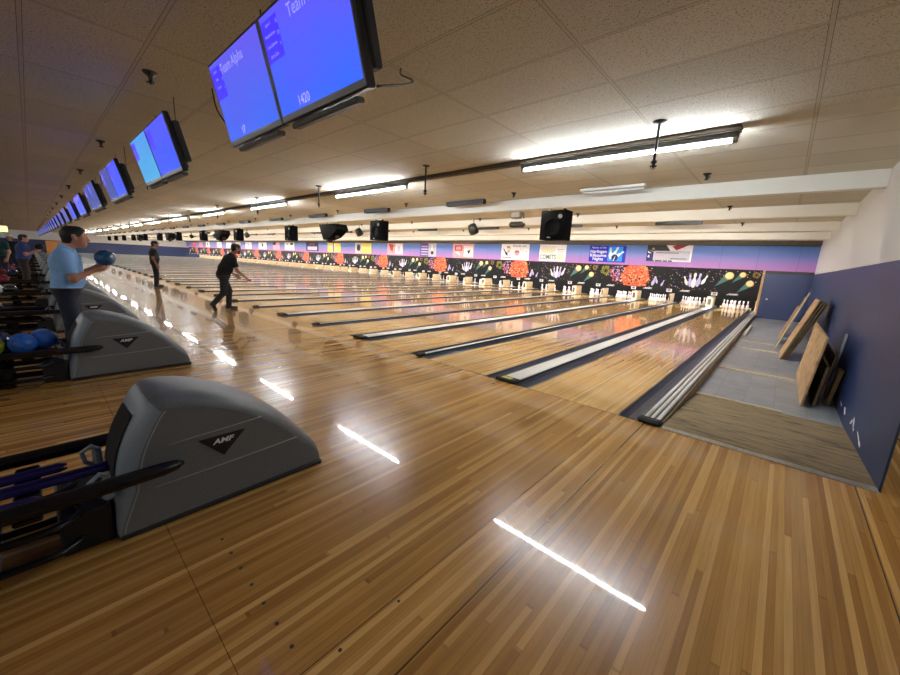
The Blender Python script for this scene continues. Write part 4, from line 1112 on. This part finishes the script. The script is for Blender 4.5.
def person(loc, rz, label, J, o, res=.012):
    r = tag(empty('person', loc, rz), label, 'person')
    v = {k: Vector(p) for k, p in J.items()}
    s = o.get('girth', 1.); hd = v['head']; f = Vector(o.get('face', (0, 1, 0))).normalized(); up = Vector((0, 0, 1)); up = (up-f*up.dot(f)).normalized(); rt = f.cross(up)
    hs = o.get('hs', 1.); P3 = lambda a, b_, c: tuple(hd+(rt*a+f*b_+up*c)*hs)
    headp = [(P3(0, -.02, .025), P3(0, .022, .03), .088, .082), (P3(0, .03, -.01), P3(0, .055, -.075), .066, .04), (P3(0, .0, -.03), P3(0, .02, -.06), .07, .05),
             (P3(0, .092, .01), P3(0, .112, -.028), .010, .016), (P3(-.022, .084, -.062), P3(.022, .084, -.062), .011, .011), (P3(-.03, .078, .03), P3(.03, .078, .03), .013, .013)]
    headp = [(q[0], q[1], q[2]*hs, q[3]*hs) for q in headp]
    for a in (-1, 1): headp.append((P3(a*.083, -.005, -.02), P3(a*.09, -.015, .015), .014, .018))
    neck = [(tuple(v['neck']), P3(0, -.015, -.06), .062, .055)]
    tor = [(tuple(v['shL']), tuple(v['shR']), .075, .075), (tuple(v['neck']), tuple(v['chest']), .07, .12*s),
           (tuple(v['chest']+Vector((-.08, 0, 0))), tuple(v['chest']+Vector((.08, 0, 0))), .115*s, .115*s),
           (tuple(v['belly']+Vector((-.07, 0, 0))), tuple(v['belly']+Vector((.07, 0, 0))), .125*s, .125*s),
           (tuple(v['chest']), tuple(v['belly']), .13*s, .13*s), (tuple(v['belly']), tuple(v['pelvis']), .13*s, .12*s),
           (tuple(v['pelvis']+Vector((-.075, 0, 0))), tuple(v['pelvis']+Vector((.075, 0, 0))), .115*s, .115*s)]
    arms = []; legs = []; hands = []; feet = []
    for a in 'LR':
        arms += [(tuple(v['sh'+a]), tuple(v['el'+a]), .058, .043), (tuple(v['el'+a]), tuple(v['wr'+a]), .042, .027)]
        legs += [(tuple(v['hip'+a]), tuple(v['kn'+a]), .088*s**.5, .058), (tuple(v['kn'+a]), tuple(v['an'+a]), .056, .038)]
        hands += hand(v['wr'+a], J.get('hd'+a, (v['wr'+a]-v['el'+a])), J.get('pn'+a, (0, 1, 0)), o.get('curl', .35), (1 if a == 'R' else -1)*o.get('thumb', 1))
        feet += [(tuple(v['an'+a]), tuple(v['to'+a]), .036, .026)]
    skin = o['skin']
    body = skin_obj('body', headp+neck+tor+arms+legs+feet+hands, skin, r, res, .022)
    # shirt: torso and upper arms, with hem and sleeve ends
    g = .014; inf = lambda L: [(q[0], q[1], q[2]+g, q[3]+g)+tuple(q[4:]) for q in L]
    sl = []
    for a in 'LR':
        A, B = v['sh'+a], v['el'+a]; e = A+(B-A)*o.get('sleeve', .72); nn = (B-A).normalized()
        sl.append((tuple(A), tuple(B), .074, .066, [(tuple(e), tuple(nn))]))
    nk = v['neck']+Vector((0, .0, .03)); nd = (hd-v['neck']).normalized()
    skin_obj('shirt', inf(tor)+sl, o['shirt'], body, res, .03, [((0, 0, o['hem']), (0, 0, -1)), (tuple(nk), tuple(nd))])
    tr = [(q[0], q[1], q[2]+.013, q[3]+.02) for q in legs]
    for i in (1, 3): tr[i] = (tr[i][0], tr[i][1], .07, .062)
    tr += [(tuple(v['pelvis']+Vector((-.075, 0, 0))), tuple(v['pelvis']+Vector((.075, 0, 0))), .115*s+.012, .115*s+.012), (tuple(v['pelvis']), tuple(v['belly']), .12*s+.008, .12*s+.008)]
    skin_obj('trousers', tr, o['legs'], body, res, .03, [((0, 0, o['hem']+.05), (0, 0, 1))])
    for a in 'LR':
        A, T = v['an'+a], v['to'+a]; d = (T-A); d.z = 0; d = d.normalized() if d.length > .03 else Vector((0, 1, 0))
        flatf = min(A.z, T.z) > -.5
        heel = A+Vector((0, 0, -.03))-d*.035 if abs(A.z-T.z) < .07 else A+(A-T).normalized()*.02
        skin_obj('shoe', [(tuple(heel), tuple(T), .047, .042), (tuple(A), tuple(heel), .05, .047)], o.get('shoe', 'shoe'), body, .01, .02, [((0, 0, 0), (0, 0, -1))])
    if o.get('hair'):
        skin_obj('hair', [(P3(0, -.026, .032), P3(0, .022, .04), .095*hs, .086*hs), (P3(0, -.04, -.01), P3(0, -.05, -.04), .075*hs, .06*hs)], o['hair'], body, .008, .02,
                 [(P3(0, .055, .03), tuple((f*.8-up*.6).normalized())), (P3(0, -.03, -.06), tuple((-up*.75+f*.66).normalized()))])
    if o.get('beard'):
        skin_obj('beard', [(P3(0, .034, -.035), P3(0, .062, -.08), .07, .046)], o['hair'], body, .008, .015, [(P3(0, 0, -.045), tuple(up)), ])
    if o.get('cap'):
        cp = skin_obj('cap', [(P3(0, -.02, .04), P3(0, .02, .045), .095, .09)], o['cap'], body, .009, .02, [(P3(0, 0, .035), tuple(-up))])
        skin_obj('brim', [(P3(-.04, .1, .042), P3(.04, .1, .042), .055, .055)], o['cap'], cp, .007, .01, [(P3(0, 0, .05), tuple(up)), (P3(0, 0, .036), tuple(-up))])
    if o.get('eyes', True):
        for a in (-1, 1):
            b = MB(); b.sphere(P3(a*.031, .083, .008), .0105, 10); b.build('eye', M['eye'], body)
    if o.get('belt'):
        skin_obj('belt', [(q[0], q[1], q[2]+.02, q[3]+.02) for q in tor[-3:]], 'sign_black', body, .01, .03, [((0, 0, o['hem']+.035), (0, 0, 1)), ((0, 0, o['hem']-.01), (0, 0, -1))])
    return r
# 1: the man about to bowl, ball in front of his chest
P1 = dict(head=(0, .135, 1.535), neck=(0, .05, 1.40), chest=(0, .02, 1.22), belly=(0, .025, 1.02), pelvis=(0, -.01, .89),
          shL=(-.175, .01, 1.305), shR=(.175, .0, 1.305), elR=(.245, .06, 1.03), wrR=(.16, .27, 1.145), elL=(-.23, .10, 1.04), wrL=(-.10, .30, 1.165),
          hdR=(-.25, .9, .15), pnR=(-.3, .1, 1), hdL=(.35, .8, .2), pnL=(.8, 0, .5),
          hipL=(-.095, -.01, .86), hipR=(.095, -.02, .86), knL=(-.11, .05, .47), knR=(.11, .0, .47), anL=(-.12, .0, .085), anR=(.12, -.05, .085), toL=(-.14, .16, .035), toR=(.15, .11, .035))
person((-5.65, -3.64, 0), 0, 'man in sky blue shirt and navy trousers holding a blue ball before his chest', P1,
       dict(skin='skin_light', shirt='shirt_sky', legs='jeans_navy', hair='hair', hem=.885, girth=1.04, curl=.25, belt=True, sleeve=.78, hs=1.1), .010)
ball(-5.65+.055, -3.64+.385, 1.295, 'ball_teal', 'blue bowling ball held by the man in the sky blue shirt')
# 2: the bowler in black just after the release
P2 = dict(head=(0, .27, 1.53), neck=(0, .17, 1.37), chest=(0, .10, 1.22), belly=(0, .0, 1.03), pelvis=(0, -.06, .88),
          shL=(-.18, .11, 1.28), shR=(.18, .12, 1.28), elR=(.22, .19, 1.0), wrR=(.20, .41, .80), elL=(-.26, .09, 1.02), wrL=(-.2, .27, .86),
          pnR=(-.3, .3, .9), pnL=(.6, .5, -.3),
          hipL=(-.095, -.06, .85), hipR=(.095, -.07, .85), knL=(-.1, .08, .47), knR=(.1, -.10, .45), anL=(-.1, .05, .085), anR=(.1, -.36, .17), toL=(-.1, .22, .035), toR=(.1, -.31, .035))
person((-9.3, -.71, 0), 0, 'bearded bowler in black shirt leaning forward with arm out near the foul line', P2,
       dict(skin='skin_mid', shirt='shirt_black', legs='jeans_black', hair='hair', beard=True, hem=.87, girth=1.08, face=(.05, 1, -.15), curl=.3), .012)
# 3: the standing man with a cap
P3_ = dict(head=(0, .05, 1.56), neck=(0, .0, 1.40), chest=(0, -.01, 1.24), belly=(0, .0, 1.04), pelvis=(0, -.02, .90),
          shL=(-.18, .0, 1.32), shR=(.18, .0, 1.32), elR=(.24, -.05, 1.05), wrR=(.23, .03, .82), elL=(-.24, -.04, 1.05), wrL=(-.21, .05, .83),
          pnR=(-1, 0, 0), pnL=(1, 0, 0), hipL=(-.09, -.02, .87), hipR=(.09, -.02, .87), knL=(-.1, .02, .48), knR=(.11, .0, .48), anL=(-.1, .0, .085), anR=(.13, -.04, .085), toL=(-.12, .17, .035), toR=(.17, .12, .035))
person((-16.5, -.84, 0), math.radians(-8), 'person in black shirt, trousers and cap standing on the approach with arms down', P3_,
       dict(skin='skin_mid', shirt='shirt_black', legs='shirt_black', hair='hair', cap='shirt_black', hem=.9), .014)
# 4: the person in blue at the racks further back
P4 = dict(P1); P4.update(head=(0, .08, 1.53))
person((-17.1, -4.08, 0), math.radians(4), 'person in royal blue shirt and brown trousers holding a dark ball by the far racks', P4,
       dict(skin='skin_light', shirt='shirt_blue', legs='brown_cloth', hair='hair', hem=.885, girth=1.1, curl=.25), .014)
ball(-17.1+.03, -4.08+.39, 1.295, 'ball_black', 'black bowling ball held by the person in the royal blue shirt')
P5 = dict(P3_)
person((-19.2, -4.62, 0), math.radians(-120), 'person in dark green shirt and white cap at the left edge of the photo', P5,
       dict(skin='skin_light', shirt='shirt_green', legs='jeans_navy', cap='white_cloth', hair='hair', hem=.9, girth=1.1), .014)
person((-23.5, -4.42, 0), math.radians(-100), 'person in dark shirt and white cap standing beyond the person in royal blue', P5,
       dict(skin='skin_mid', shirt='shirt_black', legs='jeans_navy', cap='white_cloth', hair='hair', hem=.9), .014)

# ---------------------------------------------------------------- camera, world, view
cam = bpy.data.cameras.new('camera'); co = bpy.data.objects.new('camera', cam); COL.objects.link(co); S.camera = co
cam.sensor_width = 36.; cam.lens = 368.666/900*36; cam.clip_start = .05; cam.clip_end = 300
yaw, pit, roll = CAMROT
cy, sy, cp, sp_ = math.cos(yaw), math.sin(yaw), math.cos(pit), math.sin(pit)
f = Vector((sy*cp, cy*cp, sp_)); r_ = Vector((cy, -sy, 0)); u = r_.cross(f)
R_, U_ = r_*math.cos(roll)+u*math.sin(roll), -r_*math.sin(roll)+u*math.cos(roll)
mw = Matrix((R_, U_, -f)).transposed().to_4x4(); mw.translation = CAMPOS
co.matrix_world = mw
w = bpy.data.worlds.new('world'); S.world = w; w.use_nodes = True
w.node_tree.nodes['Background'].inputs[0].default_value = (.02, .02, .025, 1)
S.view_settings.view_transform = 'Standard'; S.view_settings.look = 'None'; S.view_settings.gamma = 1.; S.view_settings.use_curve_mapping = False
S.view_settings.exposure = EXPOSURE
S.cycles.use_denoising = True
S.cycles.max_bounces = 8; S.cycles.diffuse_bounces = 5; S.cycles.glossy_bounces = 4
S.cycles.sample_clamp_indirect = 6.
